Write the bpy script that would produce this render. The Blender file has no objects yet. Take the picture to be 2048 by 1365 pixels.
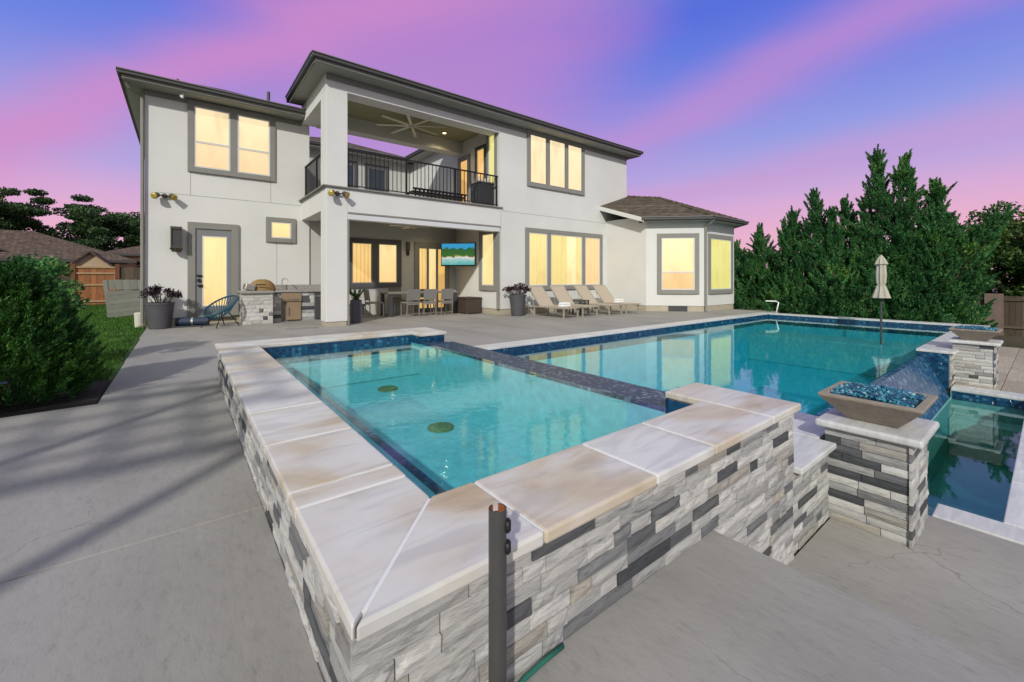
import bpy, math, random
import numpy as np
from mathutils import Vector, Matrix
random.seed(7); rng = np.random.default_rng(11)
S = bpy.context.scene
COL = S.collection
R = math.radians

# ------------------------------------------------------------------ camera
cam = bpy.data.cameras.new('camera'); camo = bpy.data.objects.new('camera', cam); COL.objects.link(camo)
camo.location = (0, 0, 1.2); camo.rotation_euler = (R(90), 0, R(-37.98))
cam.sensor_width = 36; cam.lens = 844/2048*36; cam.shift_y = -126.5/2048
cam.clip_start = .05; cam.clip_end = 900
S.camera = camo

SUN_DIR = Vector((1, 1.0, -.85)).normalized()
def lin(r, g, b):
    return tuple((c/12.92 if c <= .04045 else ((c+.055)/1.055)**2.4) for c in (r/255, g/255, b/255)) + (1,)

# ------------------------------------------------------------------ sky
W = bpy.data.worlds.new('World'); S.world = W; W.use_nodes = True
nt = W.node_tree; nt.nodes.clear()
def wn(t, **k):
    n = nt.nodes.new(t)
    for a, v in k.items(): setattr(n, a, v)
    return n
L = nt.links.new
tc = wn('ShaderNodeTexCoord'); sep = wn('ShaderNodeSeparateXYZ'); L(tc.outputs['Generated'], sep.inputs[0])
ns = wn('ShaderNodeTexNoise'); ns.inputs['Scale'].default_value = 1.7; ns.inputs['Detail'].default_value = 5; ns.inputs['Roughness'].default_value = .5
# wisps drawn out along the drift of the cirrus
cp_ = wn('ShaderNodeMapping'); cp_.inputs['Rotation'].default_value = (.25, -.2, R(38)); cp_.inputs['Scale'].default_value = (.7, 1.0, 3.2)
L(tc.outputs['Generated'], cp_.inputs[0]); L(cp_.outputs[0], ns.inputs['Vector'])
def wmath(op, a, b=None, c=None):
    m = wn('ShaderNodeMath', operation=op)
    for i, x in enumerate((a, b, c)):
        if x is None: continue
        if isinstance(x, (int, float)): m.inputs[i].default_value = x
        else: L(x, m.inputs[i])
    return m.outputs[0]
dn = wmath('MULTIPLY', wmath('SUBTRACT', ns.outputs[0], .5), .15)
el = wmath('ADD', sep.outputs['Z'], wmath('MULTIPLY', dn, .5))
ramp = wn('ShaderNodeValToRGB'); L(el, ramp.inputs[0])
stops = [(0, (238, 186, 202)), (.09, (234, 178, 206)), (.15, (214, 172, 216)), (.205, (180, 166, 224)), (.28, (146, 156, 228)),
         (.38, (112, 134, 226)), (.50, (88, 112, 220)), (.7, (110, 138, 205)), (1, (150, 165, 190))]
cr = ramp.color_ramp
while len(cr.elements) < len(stops): cr.elements.new(.5)
for e, (p, c) in zip(cr.elements, stops): e.position = p; e.color = lin(*c)
def pixdir(x, y):
    a, b = (x-1024)/844, (556-y)/844
    c, s = math.cos(R(52.02)), math.sin(R(52.02))
    return Vector((c+a*s, s-a*c, b)).normalized()
col = ramp.outputs[0]
# long pink cirrus bands: great circles across the whole sky
for (p1, p2, w, pink, k) in (((0, 265), (650, 40), .060, (214, 140, 200), .75), ((1250, 275), (1760, 50), .055, (200, 142, 208), .65), ((1500, 345), (2040, 215), .035, (206, 154, 208), .45)):
    n = pixdir(*p1).cross(pixdir(*p2)).normalized()
    vm = wn('ShaderNodeVectorMath', operation='DOT_PRODUCT'); L(tc.outputs['Generated'], vm.inputs[0]); vm.inputs[1].default_value = n
    d = wmath('DIVIDE', wmath('ADD', vm.outputs['Value'], dn), w)
    g = wmath('POWER', 2.718, wmath('MULTIPLY', wmath('MULTIPLY', d, d), -1))
    mx = wn('ShaderNodeMix', data_type='RGBA'); L(wmath('MULTIPLY', g, k), mx.inputs[0])
    L(col, mx.inputs[6]); mx.inputs[7].default_value = lin(*pink); col = mx.outputs[2]
# broad rosy bank of cloud above the roof
vm = wn('ShaderNodeVectorMath', operation='DOT_PRODUCT'); L(tc.outputs['Generated'], vm.inputs[0]); vm.inputs[1].default_value = pixdir(860, 70)
gl_ = wn('ShaderNodeMapRange', interpolation_type='SMOOTHSTEP'); gl_.inputs[1].default_value = .86; gl_.inputs[2].default_value = 1.0; gl_.inputs[4].default_value = .72; L(wmath('ADD', vm.outputs['Value'], wmath('MULTIPLY', dn, .9)), gl_.inputs[0])
mx = wn('ShaderNodeMix', data_type='RGBA'); L(gl_.outputs[0], mx.inputs[0]); L(col, mx.inputs[6]); mx.inputs[7].default_value = lin(200, 138, 202); col = mx.outputs[2]
# the sun stands behind the camera: the sky pales and warms towards it
vm = wn('ShaderNodeVectorMath', operation='DOT_PRODUCT'); L(tc.outputs['Generated'], vm.inputs[0]); vm.inputs[1].default_value = tuple(-x for x in SUN_DIR)
gl_ = wn('ShaderNodeMapRange', interpolation_type='SMOOTHSTEP'); gl_.inputs[1].default_value = .02; gl_.inputs[2].default_value = .95; L(vm.outputs['Value'], gl_.inputs[0])
mx = wn('ShaderNodeMix', data_type='RGBA'); L(gl_.outputs[0], mx.inputs[0]); L(col, mx.inputs[6]); mx.inputs[7].default_value = (.66, .68, .60, 1); col = mx.outputs[2]
bg = wn('ShaderNodeBackground'); L(col, bg.inputs[0]); bg.inputs[1].default_value = 1.0
wo = wn('ShaderNodeOutputWorld'); L(bg.outputs[0], wo.inputs[0])

# ------------------------------------------------------------------ sun
sl = bpy.data.lights.new('sun', 'SUN'); so = bpy.data.objects.new('sun', sl); COL.objects.link(so)
sl.energy = 3.0; sl.angle = R(1.6); sl.color = (1, .97, .89)
so.rotation_euler = SUN_DIR.to_track_quat('-Z', 'Y').to_euler(); so.location = (-20, -20, 20)
S.view_settings.view_transform = 'Standard'; S.view_settings.look = 'None'
S.view_settings.exposure = 0; S.view_settings.gamma = 1; S.view_settings.use_curve_mapping = False
S.render.engine = 'CYCLES'
try:
    S.cycles.max_bounces = 8; S.cycles.transparent_max_bounces = 12; S.cycles.caustics_reflective = False
    S.cycles.sample_clamp_indirect = 4; S.cycles.volume_bounces = 0
except Exception: pass

# ------------------------------------------------------------------ helpers
ROOT = {}
class MB:
    def __init__(s): s.v = []; s.f = []
    def add(s, vs, fs):
        o = len(s.v); s.v += [tuple(v) for v in vs]; s.f += [tuple(i+o for i in f) for f in fs]; return s
    def box(s, x0, x1, y0, y1, z0, z1):
        v = [(x, y, z) for z in (z0, z1) for y in (y0, y1) for x in (x0, x1)]
        return s.add(v, [(0, 2, 3, 1), (4, 5, 7, 6), (0, 1, 5, 4), (2, 6, 7, 3), (0, 4, 6, 2), (1, 3, 7, 5)])
    def fbox(s, F, u0, u1, v0, v1, d0, d1):
        """box in a wall frame F=(p, r, n): u along the wall, v up, d out of the wall"""
        p, r, n = F; up = Vector((0, 0, 1)); vs = []
        for v in (v0, v1):
            for d in (d0, d1):
                for u in (u0, u1): vs.append(p+r*u+up*v+n*d)
        return s.add(vs, [(0, 2, 3, 1), (4, 5, 7, 6), (0, 1, 5, 4), (2, 6, 7, 3), (0, 4, 6, 2), (1, 3, 7, 5)])
    def obox(s, c, sx, sy, sz, M=None):
        vs = []
        for z in (-.5, .5):
            for y in (-.5, .5):
                for x in (-.5, .5):
                    q = Vector((x*sx, y*sy, z*sz)); q = (M @ q) if M else q; vs.append(Vector(c)+q)
        return s.add(vs, [(0, 2, 3, 1), (4, 5, 7, 6), (0, 1, 5, 4), (2, 6, 7, 3), (0, 4, 6, 2), (1, 3, 7, 5)])
    def tube(s, pts, rs, n=8, cap=True):
        pts = [Vector(p) for p in pts]
        if isinstance(rs, (int, float)): rs = [rs]*len(pts)
        vs = []; ref = None
        for i, p in enumerate(pts):
            t = (pts[min(i+1, len(pts)-1)]-pts[max(i-1, 0)])
            if t.length < 1e-9: t = Vector((0, 0, 1))
            t.normalize()
            if ref is None: ref = Vector((1, 0, 0)) if abs(t.x) < .8 else Vector((0, 1, 0))
            a = (ref-t*ref.dot(t)).normalized(); b = t.cross(a); ref = a
            for k in range(n):
                w = 2*math.pi*k/n; vs.append(p+(a*math.cos(w)+b*math.sin(w))*rs[i])
        fs = []
        for i in range(len(pts)-1):
            for k in range(n):
                k2 = (k+1) % n; fs.append((i*n+k, i*n+k2, (i+1)*n+k2, (i+1)*n+k))
        if cap:
            fs.append(tuple(range(n-1, -1, -1))); m = (len(pts)-1)*n; fs.append(tuple(range(m, m+n)))
        return s.add(vs, fs)
    def lathe(s, prof, c=(0, 0, 0), n=20):
        vs = []; fs = []; c = Vector(c)
        for (r, z) in prof:
            for k in range(n):
                w = 2*math.pi*k/n; vs.append(c+Vector((r*math.cos(w), r*math.sin(w), z)))
        for i in range(len(prof)-1):
            for k in range(n):
                k2 = (k+1) % n; fs.append((i*n+k, i*n+k2, (i+1)*n+k2, (i+1)*n+k))
        fs.append(tuple(range(n-1, -1, -1))); m = (len(prof)-1)*n; fs.append(tuple(range(m, m+n)))
        return s.add(vs, fs)
    def prism(s, poly, z0, z1):
        n = len(poly)
        a = sum(poly[i][0]*poly[(i+1) % n][1]-poly[(i+1) % n][0]*poly[i][1] for i in range(n))
        if a < 0: poly = poly[::-1]
        vs = [(p[0], p[1], z0) for p in poly]+[(p[0], p[1], z1) for p in poly]
        fs = [tuple(range(n-1, -1, -1)), tuple(range(n, 2*n))]+[(i, (i+1) % n, n+(i+1) % n, n+i) for i in range(n)]
        return s.add(vs, fs)
    def build(s, name, mat, parent=None, smooth=False, bevel=0, off=None):
        o = off if off is not None else (ROOT.get(parent.name, Vector((0, 0, 0))) if parent else Vector((0, 0, 0)))
        me = bpy.data.meshes.new(name); me.from_pydata([tuple(Vector(v)-o) for v in s.v], [], s.f); me.update()
        if smooth: me.polygons.foreach_set('use_smooth', [True]*len(me.polygons))
        ob = bpy.data.objects.new(name, me); COL.objects.link(ob); me.materials.append(M[mat])
        if parent: ob.parent = parent; ROOT[ob.name] = ROOT.get(parent.name, Vector((0, 0, 0)))
        if bevel:
            b = ob.modifiers.new('bevel', 'BEVEL'); b.width = bevel; b.segments = 2; b.limit_method = 'ANGLE'
        return ob
def thing(name, label, cat, loc=(0, 0, 0), group=None, rz=0):
    o = bpy.data.objects.new(name, None); COL.objects.link(o); o.location = loc; o.rotation_euler = (0, 0, rz)
    o.empty_display_size = .1
    ROOT[o.name] = Vector(loc); tag(o, label, cat, group); return o
def tag(o, label, cat, group=None):
    o['label'] = label; o['category'] = cat
    if group: o['group'] = group
    return o
def struct(o, kind='structure', label=None):
    o['kind'] = kind
    if label: o['label'] = label
    return o
def copy_tree(o, parent=None):
    c = o.copy(); COL.objects.link(c); c.parent = parent
    for ch in o.children: copy_tree(ch, c)
    return c

# ------------------------------------------------------------------ materials
M = {}
def mat(name, rgb, rough=.7, metal=0, spec=.4, var=.0, vscale=4., bump=0, bscale=60., rand=0, coat=0, stretch=None, coord='Object', emis=None, estr=0):
    m = bpy.data.materials.new(name); m.use_nodes = True; t = m.node_tree; b = t.nodes['Principled BSDF']; l = t.links.new
    b.inputs['Base Color'].default_value = (*rgb, 1); b.inputs['Roughness'].default_value = rough
    b.inputs['Metallic'].default_value = metal; b.inputs['Specular IOR Level'].default_value = spec
    b.inputs['Coat Weight'].default_value = coat
    if emis: b.inputs['Emission Color'].default_value = (*emis, 1); b.inputs['Emission Strength'].default_value = estr
    tcn = t.nodes.new('ShaderNodeTexCoord'); vec = tcn.outputs[coord]
    if stretch:
        mp = t.nodes.new('ShaderNodeMapping'); mp.inputs['Scale'].default_value = stretch; l(vec, mp.inputs[0]); vec = mp.outputs[0]
    if var or rand:
        hsv = t.nodes.new('ShaderNodeHueSaturation'); hsv.inputs['Color'].default_value = (*rgb, 1)
        v = None
        if var:
            n = t.nodes.new('ShaderNodeTexNoise'); n.inputs['Scale'].default_value = vscale; n.inputs['Detail'].default_value = 6; n.inputs['Roughness'].default_value = .62
            l(vec, n.inputs['Vector'])
            mr = t.nodes.new('ShaderNodeMapRange'); mr.inputs[1].default_value = .25; mr.inputs[2].default_value = .75
            mr.inputs[3].default_value = 1-var; mr.inputs[4].default_value = 1+var; l(n.outputs[0], mr.inputs[0]); v = mr.outputs[0]
        if rand:
            oi = t.nodes.new('ShaderNodeObjectInfo'); mr2 = t.nodes.new('ShaderNodeMapRange')
            mr2.inputs[3].default_value = 1-rand; mr2.inputs[4].default_value = 1+rand; l(oi.outputs['Random'], mr2.inputs[0])
            if v is None: v = mr2.outputs[0]
            else:
                mm = t.nodes.new('ShaderNodeMath'); mm.operation = 'MULTIPLY'; l(v, mm.inputs[0]); l(mr2.outputs[0], mm.inputs[1]); v = mm.outputs[0]
        l(v, hsv.inputs['Value']); l(hsv.outputs[0], b.inputs['Base Color'])
    if bump:
        n = t.nodes.new('ShaderNodeTexNoise'); n.inputs['Scale'].default_value = bscale; n.inputs['Detail'].default_value = 4
        l(vec, n.inputs['Vector']); bp = t.nodes.new('ShaderNodeBump'); bp.inputs['Strength'].default_value = bump; bp.inputs['Distance'].default_value = .01
        l(n.outputs[0], bp.inputs['Height']); l(bp.outputs[0], b.inputs['Normal'])
    M[name] = m; return m
def nodes(name):
    m = M[name]; return m, m.node_tree, m.node_tree.nodes['Principled BSDF'], m.node_tree.links.new
def N(t, typ, **k):
    n = t.nodes.new(typ)
    for a, v in k.items(): setattr(n, a, v)
    return n
def rampn(t, stops, interp='LINEAR'):
    n = t.nodes.new('ShaderNodeValToRGB'); c = n.color_ramp; c.interpolation = interp
    while len(c.elements) < len(stops): c.elements.new(.5)
    for e, (p, q) in zip(c.elements, stops): e.position = p; e.color = (*q, 1)
    return n

mat('stucco', (.66, .66, .645), .92, spec=.15, var=.06, vscale=.7, bump=.45, bscale=70)
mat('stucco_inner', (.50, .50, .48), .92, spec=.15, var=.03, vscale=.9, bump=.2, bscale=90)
mat('trim', (.25, .243, .225), .8, spec=.2, var=.06, vscale=3, bump=.1)
mat('dark_trim', (.085, .085, .09), .6, spec=.3, var=.08)
mat('soffit', (.34, .34, .31), .85, spec=.2, var=.05, vscale=2)
mat('olive_ceiling', (.31, .31, .20), .85, spec=.2, var=.05, vscale=2)
mat('gutter', (.062, .06, .058), .45, spec=.5, var=.08)
mat('gutter_highlight', (.24, .235, .225), .35, spec=.5)  # paler tone paints a highlight along the gutter edge
mat('foundation', (.42, .37, .29), .9, spec=.15, var=.12, vscale=3, bump=.3, bscale=50)
mat('joint', (.28, .28, .27), .9)
mat('frame_white', (.62, .63, .65), .45)
mat('frame_grey', (.20, .205, .215), .5)
mat('black_metal', (.018, .018, .02), .45, metal=.3)
mat('steel', (.45, .43, .40), .35, metal=.9, var=.1)
mat('brushed', (.38, .36, .34), .4, metal=.7)
mat('bronze', (.10, .085, .07), .45, metal=.5)
mat('lamp_gold', (.55, .40, .08), .35, metal=.3)
mat('white', (.78, .78, .76), .6)
mat('towel', (.80, .80, .79), .95, bump=.4, bscale=120)
mat('beige_sling', (.44, .37, .29), .85, bump=.2, bscale=250)
mat('beige_metal', (.40, .36, .30), .45, metal=.2)
mat('charcoal', (.055, .056, .06), .6, var=.1)
mat('planter_grey', (.075, .075, .085), .55, var=.12, vscale=5, bump=.1)
mat('grey_sling', (.20, .195, .185), .8, bump=.2, bscale=200)
mat('granite', (.30, .29, .27), .3, spec=.5, var=.9, vscale=60)
mat('cover_brown', (.26, .16, .065), .75, var=.15, vscale=6, bump=.3, bscale=20)
mat('cabinet', (.33, .24, .16), .45, metal=.3, var=.12, vscale=3)
mat('teal_cord', (.012, .07, .11), .5)
mat('navy', (.02, .035, .07), .6)
mat('wicker', (.060, .042, .033), .7, bump=.8, bscale=140, var=.25, vscale=60)
mat('concrete_bowl', (.27, .23, .185), .85, var=.18, vscale=9, bump=.4, bscale=40)
mat('umbrella_cloth', (.43, .40, .34), .9, var=.1, vscale=8)
mat('rust', (.30, .09, .03), .85, var=.4, vscale=60)
mat('post_grey', (.085, .083, .082), .42, metal=.35, var=.12, vscale=8)
mat('hose', (.02, .14, .10), .5)
mat('soil', (.018, .014, .011), .95, var=.4, vscale=14, bump=.8, bscale=30)
mat('fence_red', (.16, .062, .030), .85, rand=.25, var=.22, vscale=6, stretch=(8, 8, 1), bump=.3)
mat('fence_dark', (.055, .020, .012), .85, var=.2, vscale=6)
mat('gate_wood', (.30, .115, .045), .8, rand=.22, var=.25, vscale=6, stretch=(8, 8, 1), bump=.3)
mat('pale_wood', (.38, .25, .15), .8, var=.2, vscale=6)
mat('fence_brown', (.105, .078, .055), .88, rand=.3, var=.3, vscale=5, stretch=(8, 8, .8), bump=.3)
mat('post_brown', (.19, .14, .115), .88, var=.2, vscale=5)
mat('grey_board', (.21, .212, .19), .8, rand=.1, var=.1, vscale=4)
mat('neigh_tan', (.46, .34, .22), .9, var=.08, vscale=1)
mat('neigh_cream', (.52, .44, .34), .9, var=.06, vscale=1)
mat('bark', (.10, .07, .05), .95, var=.35, vscale=8, bump=.8, bscale=20)
mat('ivory', (.55, .52, .46), .5)
mat('fan_blade', (.74, .70, .58), .45)
mat('tv_bezel', (.012, .012, .014), .3)
mat('sky_glass', (.05, .06, .08), .06, spec=.6)
mat('recess_light', (.8, .6, .2), .4, emis=(1, .74, .30), estr=6)
mat('grout', (.72, .72, .72), .9)
mat('mortar', (.20, .19, .175), .95, var=.2, vscale=20)
mat('wet_edge', (.10, .12, .14), .2)
mat('lower_paver', (.36, .31, .26), .8, rand=.12, var=.25, vscale=5, stretch=(1, 7, 1), bump=.3)
mat('plaster_pale', (.55, .62, .58), .8, var=.05)

# concrete deck: broom marks, blotches, fine pits
m = mat('concrete', (.30, .285, .275), .85, spec=.25); m, t, b, l = nodes('concrete')
tcn = N(t, 'ShaderNodeTexCoord'); geo = N(t, 'ShaderNodeNewGeometry')
n1 = N(t, 'ShaderNodeTexNoise'); n1.inputs['Scale'].default_value = .9; n1.inputs['Detail'].default_value = 7; n1.inputs['Roughness'].default_value = .6
mp = N(t, 'ShaderNodeMapping'); mp.inputs['Scale'].default_value = (1.2, .45, 1); mp.inputs['Rotation'].default_value = (0, 0, .5)
l(geo.outputs['Position'], mp.inputs[0]); l(mp.outputs[0], n1.inputs['Vector'])
n2 = N(t, 'ShaderNodeTexNoise'); n2.inputs['Scale'].default_value = 14; n2.inputs['Detail'].default_value = 8; n2.inputs['Roughness'].default_value = .75
mp2 = N(t, 'ShaderNodeMapping'); mp2.inputs['Scale'].default_value = (2.2, .8, 1); mp2.inputs['Rotation'].default_value = (0, 0, .35); l(geo.outputs['Position'], mp2.inputs[0]); l(mp2.outputs[0], n2.inputs['Vector'])
r1 = rampn(t, [(.3, (.245, .232, .220)), (.5, (.305, .290, .275)), (.72, (.355, .338, .322))]); l(n1.outputs[0], r1.inputs[0])
r2 = rampn(t, [(.30, (.72, .72, .72)), (.46, (.98, .98, .98)), (.7, (1.06, 1.06, 1.06))]); l(n2.outputs[0], r2.inputs[0])
mx = N(t, 'ShaderNodeMix', data_type='RGBA', blend_type='MULTIPLY'); mx.inputs[0].default_value = .75; l(r1.outputs[0], mx.inputs[6]); l(r2.outputs[0], mx.inputs[7])
# hairline cracks, only here and there
vo = N(t, 'ShaderNodeTexVoronoi', feature='DISTANCE_TO_EDGE'); vo.inputs['Scale'].default_value = .55
nd_ = N(t, 'ShaderNodeTexNoise'); nd_.inputs['Scale'].default_value = 3; nd_.inputs['Detail'].default_value = 6; l(geo.outputs['Position'], nd_.inputs['Vector'])
vadd = N(t, 'ShaderNodeVectorMath', operation='MULTIPLY_ADD'); l(nd_.outputs['Color'], vadd.inputs[0]); vadd.inputs[1].default_value = (.5, .5, 0); l(geo.outputs['Position'], vadd.inputs[2]); l(vadd.outputs[0], vo.inputs['Vector'])
rk_ = rampn(t, [(0, (1, 1, 1)), (.0035, (0, 0, 0))]); l(vo.outputs['Distance'], rk_.inputs[0])
rm_ = rampn(t, [(.52, (0, 0, 0)), (.6, (1, 1, 1))]); l(n1.outputs[0], rm_.inputs[0])
cmul = N(t, 'ShaderNodeMath', operation='MULTIPLY'); l(rk_.outputs[0], cmul.inputs[0]); l(rm_.outputs[0], cmul.inputs[1]); cm2 = N(t, 'ShaderNodeMath', operation='MULTIPLY'); l(cmul.outputs[0], cm2.inputs[0]); cm2.inputs[1].default_value = .45
mc_ = N(t, 'ShaderNodeMix', data_type='RGBA'); l(cm2.outputs[0], mc_.inputs[0]); l(mx.outputs[2], mc_.inputs[6]); mc_.inputs[7].default_value = (.08, .075, .07, 1)
l(mc_.outputs[2], b.inputs['Base Color'])
bp = N(t, 'ShaderNodeBump'); bp.inputs['Strength'].default_value = .5; bp.inputs['Distance'].default_value = .006; l(n2.outputs[0], bp.inputs['Height']); l(bp.outputs[0], b.inputs['Normal'])

# marble: white with ochre clouds and grey streaks, offset per slab
m = mat('marble', (.7, .7, .7), .38, spec=.4); m, t, b, l = nodes('marble')
geo = N(t, 'ShaderNodeNewGeometry'); oi = N(t, 'ShaderNodeObjectInfo')
ad = N(t, 'ShaderNodeVectorMath', operation='SCALE'); cmb = N(t, 'ShaderNodeCombineXYZ'); l(oi.outputs['Random'], cmb.inputs[0]); l(oi.outputs['Random'], cmb.inputs[1]); l(cmb.outputs[0], ad.inputs[0]); ad.inputs['Scale'].default_value = 17
a2 = N(t, 'ShaderNodeVectorMath', operation='ADD'); l(geo.outputs['Position'], a2.inputs[0]); l(ad.outputs[0], a2.inputs[1])
mp = N(t, 'ShaderNodeMapping'); mp.inputs['Scale'].default_value = (1.3, 2.0, 1); mp.inputs['Rotation'].default_value = (0, 0, .38); l(a2.outputs[0], mp.inputs[0])
nA = N(t, 'ShaderNodeTexNoise'); nA.inputs['Scale'].default_value = 1.25; nA.inputs['Detail'].default_value = 5; nA.inputs['Distortion'].default_value = .6; l(mp.outputs[0], nA.inputs['Vector'])
nB = N(t, 'ShaderNodeTexNoise'); nB.inputs['Scale'].default_value = 2.6; nB.inputs['Detail'].default_value = 7; nB.inputs['Distortion'].default_value = 1.2
mpb = N(t, 'ShaderNodeMapping'); mpb.inputs['Location'].default_value = (5, 3, 0); mpb.inputs['Scale'].default_value = (.6, 3.0, 1); mpb.inputs['Rotation'].default_value = (0, 0, .3); l(a2.outputs[0], mpb.inputs[0]); l(mpb.outputs[0], nB.inputs['Vector'])
rA = rampn(t, [(.38, (.66, .65, .625)), (.50, (.615, .585, .535)), (.60, (.56, .485, .38)), (.72, (.48, .375, .25))]); l(nA.outputs[0], rA.inputs[0])
rB = rampn(t, [(.40, (.62, .63, .66)), (.50, (.95, .95, .95)), (.60, (1, 1, 1)), (.72, (.62, .62, .66))]); l(nB.outputs[0], rB.inputs[0])
mx = N(t, 'ShaderNodeMix', data_type='RGBA', blend_type='MULTIPLY'); mx.inputs[0].default_value = .42; l(rA.outputs[0], mx.inputs[6]); l(rB.outputs[0], mx.inputs[7]); l(mx.outputs[2], b.inputs['Base Color'])
# cleaner white-grey marble for the low coping
m2 = mat('marble_grey', (.58, .58, .58), .4, spec=.4, var=.22, vscale=3, stretch=(1, 6, 1), rand=.06)

# ledger stone: colour per stone plus streaks
m = mat('ledger', (.5, .5, .5), .8, spec=.25); m, t, b, l = nodes('ledger')
oi = N(t, 'ShaderNodeObjectInfo'); tcn = N(t, 'ShaderNodeTexCoord'); geo = N(t, 'ShaderNodeNewGeometry')
rsum = N(t, 'ShaderNodeMath', operation='ADD'); l(oi.outputs['Random'], rsum.inputs[0]); l(geo.outputs['Random Per Island'], rsum.inputs[1]); rfr = N(t, 'ShaderNodeMath', operation='FRACT'); l(rsum.outputs[0], rfr.inputs[0])
rc = rampn(t, [(0, (.60, .595, .58)), (.24, (.52, .515, .50)), (.45, (.42, .42, .412)), (.60, (.32, .322, .325)), (.68, (.42, .385, .335)), (.74, (.22, .225, .235)), (.86, (.11, .115, .125)), (.94, (.06, .064, .072)), (1, (.62, .615, .60))]); l(rfr.outputs[0], rc.inputs[0])
mp = N(t, 'ShaderNodeMapping'); mp.inputs['Scale'].default_value = (5, 5, 26); mp.inputs['Rotation'].default_value = (.12, .18, 0); l(geo.outputs['Position'], mp.inputs[0])
n = N(t, 'ShaderNodeTexNoise'); n.inputs['Scale'].default_value = 1.6; n.inputs['Detail'].default_value = 8; n.inputs['Roughness'].default_value = .7; n.inputs['Distortion'].default_value = .8; l(mp.outputs[0], n.inputs['Vector'])
rs = rampn(t, [(.30, (.34, .34, .36)), (.45, (.92, .92, .92)), (.6, (1.05, 1.03, 1.0)), (.78, (.8, .74, .64))]); l(n.outputs[0], rs.inputs[0])
mx = N(t, 'ShaderNodeMix', data_type='RGBA', blend_type='MULTIPLY'); mx.inputs[0].default_value = .85; l(rc.outputs[0], mx.inputs[6]); l(rs.outputs[0], mx.inputs[7]); l(mx.outputs[2], b.inputs['Base Color'])
bp = N(t, 'ShaderNodeBump'); bp.inputs['Strength'].default_value = .9; bp.inputs['Distance'].default_value = .012; l(n.outputs[0], bp.inputs['Height']); l(bp.outputs[0], b.inputs['Normal'])

# mosaic tiles
def mosaic(name, c1, c2, c3, size, rough=.12):
    m = mat(name, c1, rough, spec=.5); m, t, b, l = nodes(name)
    geo = N(t, 'ShaderNodeNewGeometry')
    mp = N(t, 'ShaderNodeMapping'); mp.inputs['Scale'].default_value = (1/size,)*3; mp.inputs['Location'].default_value = (.137, .211, .173); l(geo.outputs['Position'], mp.inputs[0])
    fl = N(t, 'ShaderNodeVectorMath', operation='FLOOR'); l(mp.outputs[0], fl.inputs[0])
    wn_ = N(t, 'ShaderNodeTexWhiteNoise', noise_dimensions='3D'); l(fl.outputs[0], wn_.inputs['Vector'])
    r = rampn(t, [(0, c1), (.5, c2), (.85, c2), (1, c3)]); l(wn_.outputs[0], r.inputs[0])
    fr = N(t, 'ShaderNodeVectorMath', operation='FRACTION'); l(mp.outputs[0], fr.inputs[0])
    l(r.outputs[0], b.inputs['Base Color'])
    bp = N(t, 'ShaderNodeBump'); bp.inputs['Strength'].default_value = .5; bp.inputs['Distance'].default_value = .003; l(wn_.outputs[0], bp.inputs['Height']); l(bp.outputs[0], b.inputs['Normal'])
mosaic('tile_blue', (.004, .025, .065), (.010, .06, .13), (.05, .19, .30), .035)
mosaic('tile_wet', (.008, .025, .06), (.03, .06, .11), (.22, .28, .38), .028, .4)
M['tile_wet'].node_tree.nodes['Principled BSDF'].inputs['Specular IOR Level'].default_value = .12
mosaic('tile_spill', (.01, .05, .12), (.03, .10, .20), (.14, .25, .36), .05, .2)
M['tile_spill'].node_tree.nodes['Principled BSDF'].inputs['Specular IOR Level'].default_value = .25
m = mat('plaster', (.14, .49, .53), .8, var=.2, vscale=12); m = mat('plaster_pool', (.06, .48, .60), .8, var=.16, vscale=4)
mat('plaster_basin', (.17, .38, .38), .8, var=.12, vscale=10)
mat('drain', (.09, .16, .06), .7, var=.7, vscale=70)
# water: clear surface that mirrors by Fresnel, absorbing body
def water(name, tint, absorb, dens, bump, bsc):
    m = bpy.data.materials.new(name); m.use_nodes = True; t = m.node_tree; t.nodes.clear(); l = t.links.new
    geo = N(t, 'ShaderNodeNewGeometry'); n = N(t, 'ShaderNodeTexNoise'); n.inputs['Scale'].default_value = bsc; n.inputs['Detail'].default_value = 3
    l(geo.outputs['Position'], n.inputs['Vector'])
    bp = N(t, 'ShaderNodeBump'); bp.inputs['Strength'].default_value = bump; bp.inputs['Distance'].default_value = .01; l(n.outputs[0], bp.inputs['Height'])
    lwt = N(t, 'ShaderNodeLayerWeight'); lwt.inputs['Blend'].default_value = .5; l(bp.outputs[0], lwt.inputs['Normal'])   # Schlick reflectance, the same from both sides
    pw = N(t, 'ShaderNodeMath', operation='POWER'); l(lwt.outputs['Facing'], pw.inputs[0]); pw.inputs[1].default_value = 5
    fr = N(t, 'ShaderNodeMath', operation='MULTIPLY_ADD'); l(pw.outputs[0], fr.inputs[0]); fr.inputs[1].default_value = .98; fr.inputs[2].default_value = .02
    g = N(t, 'ShaderNodeBsdfGlossy'); g.inputs['Roughness'].default_value = .015; g.inputs['Color'].default_value = (.75, .95, .95, 1); l(bp.outputs[0], g.inputs['Normal'])
    tr = N(t, 'ShaderNodeBsdfTransparent'); tr.inputs['Color'].default_value = (*tint, 1)
    mx = N(t, 'ShaderNodeMixShader'); l(fr.outputs[0], mx.inputs[0]); l(tr.outputs[0], mx.inputs[1]); l(g.outputs[0], mx.inputs[2])
    va = N(t, 'ShaderNodeVolumeAbsorption'); va.inputs['Color'].default_value = (*absorb, 1); va.inputs['Density'].default_value = dens
    o = N(t, 'ShaderNodeOutputMaterial'); l(mx.outputs[0], o.inputs['Surface']); l(va.outputs[0], o.inputs['Volume'])
    M[name] = m
water('water_spa', (.95, 1, 1), (.25, .88, .92), .25, .10, 14)
water('water_pool', (.95, 1, 1), (.15, .82, .90), .22, .10, 7)
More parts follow.
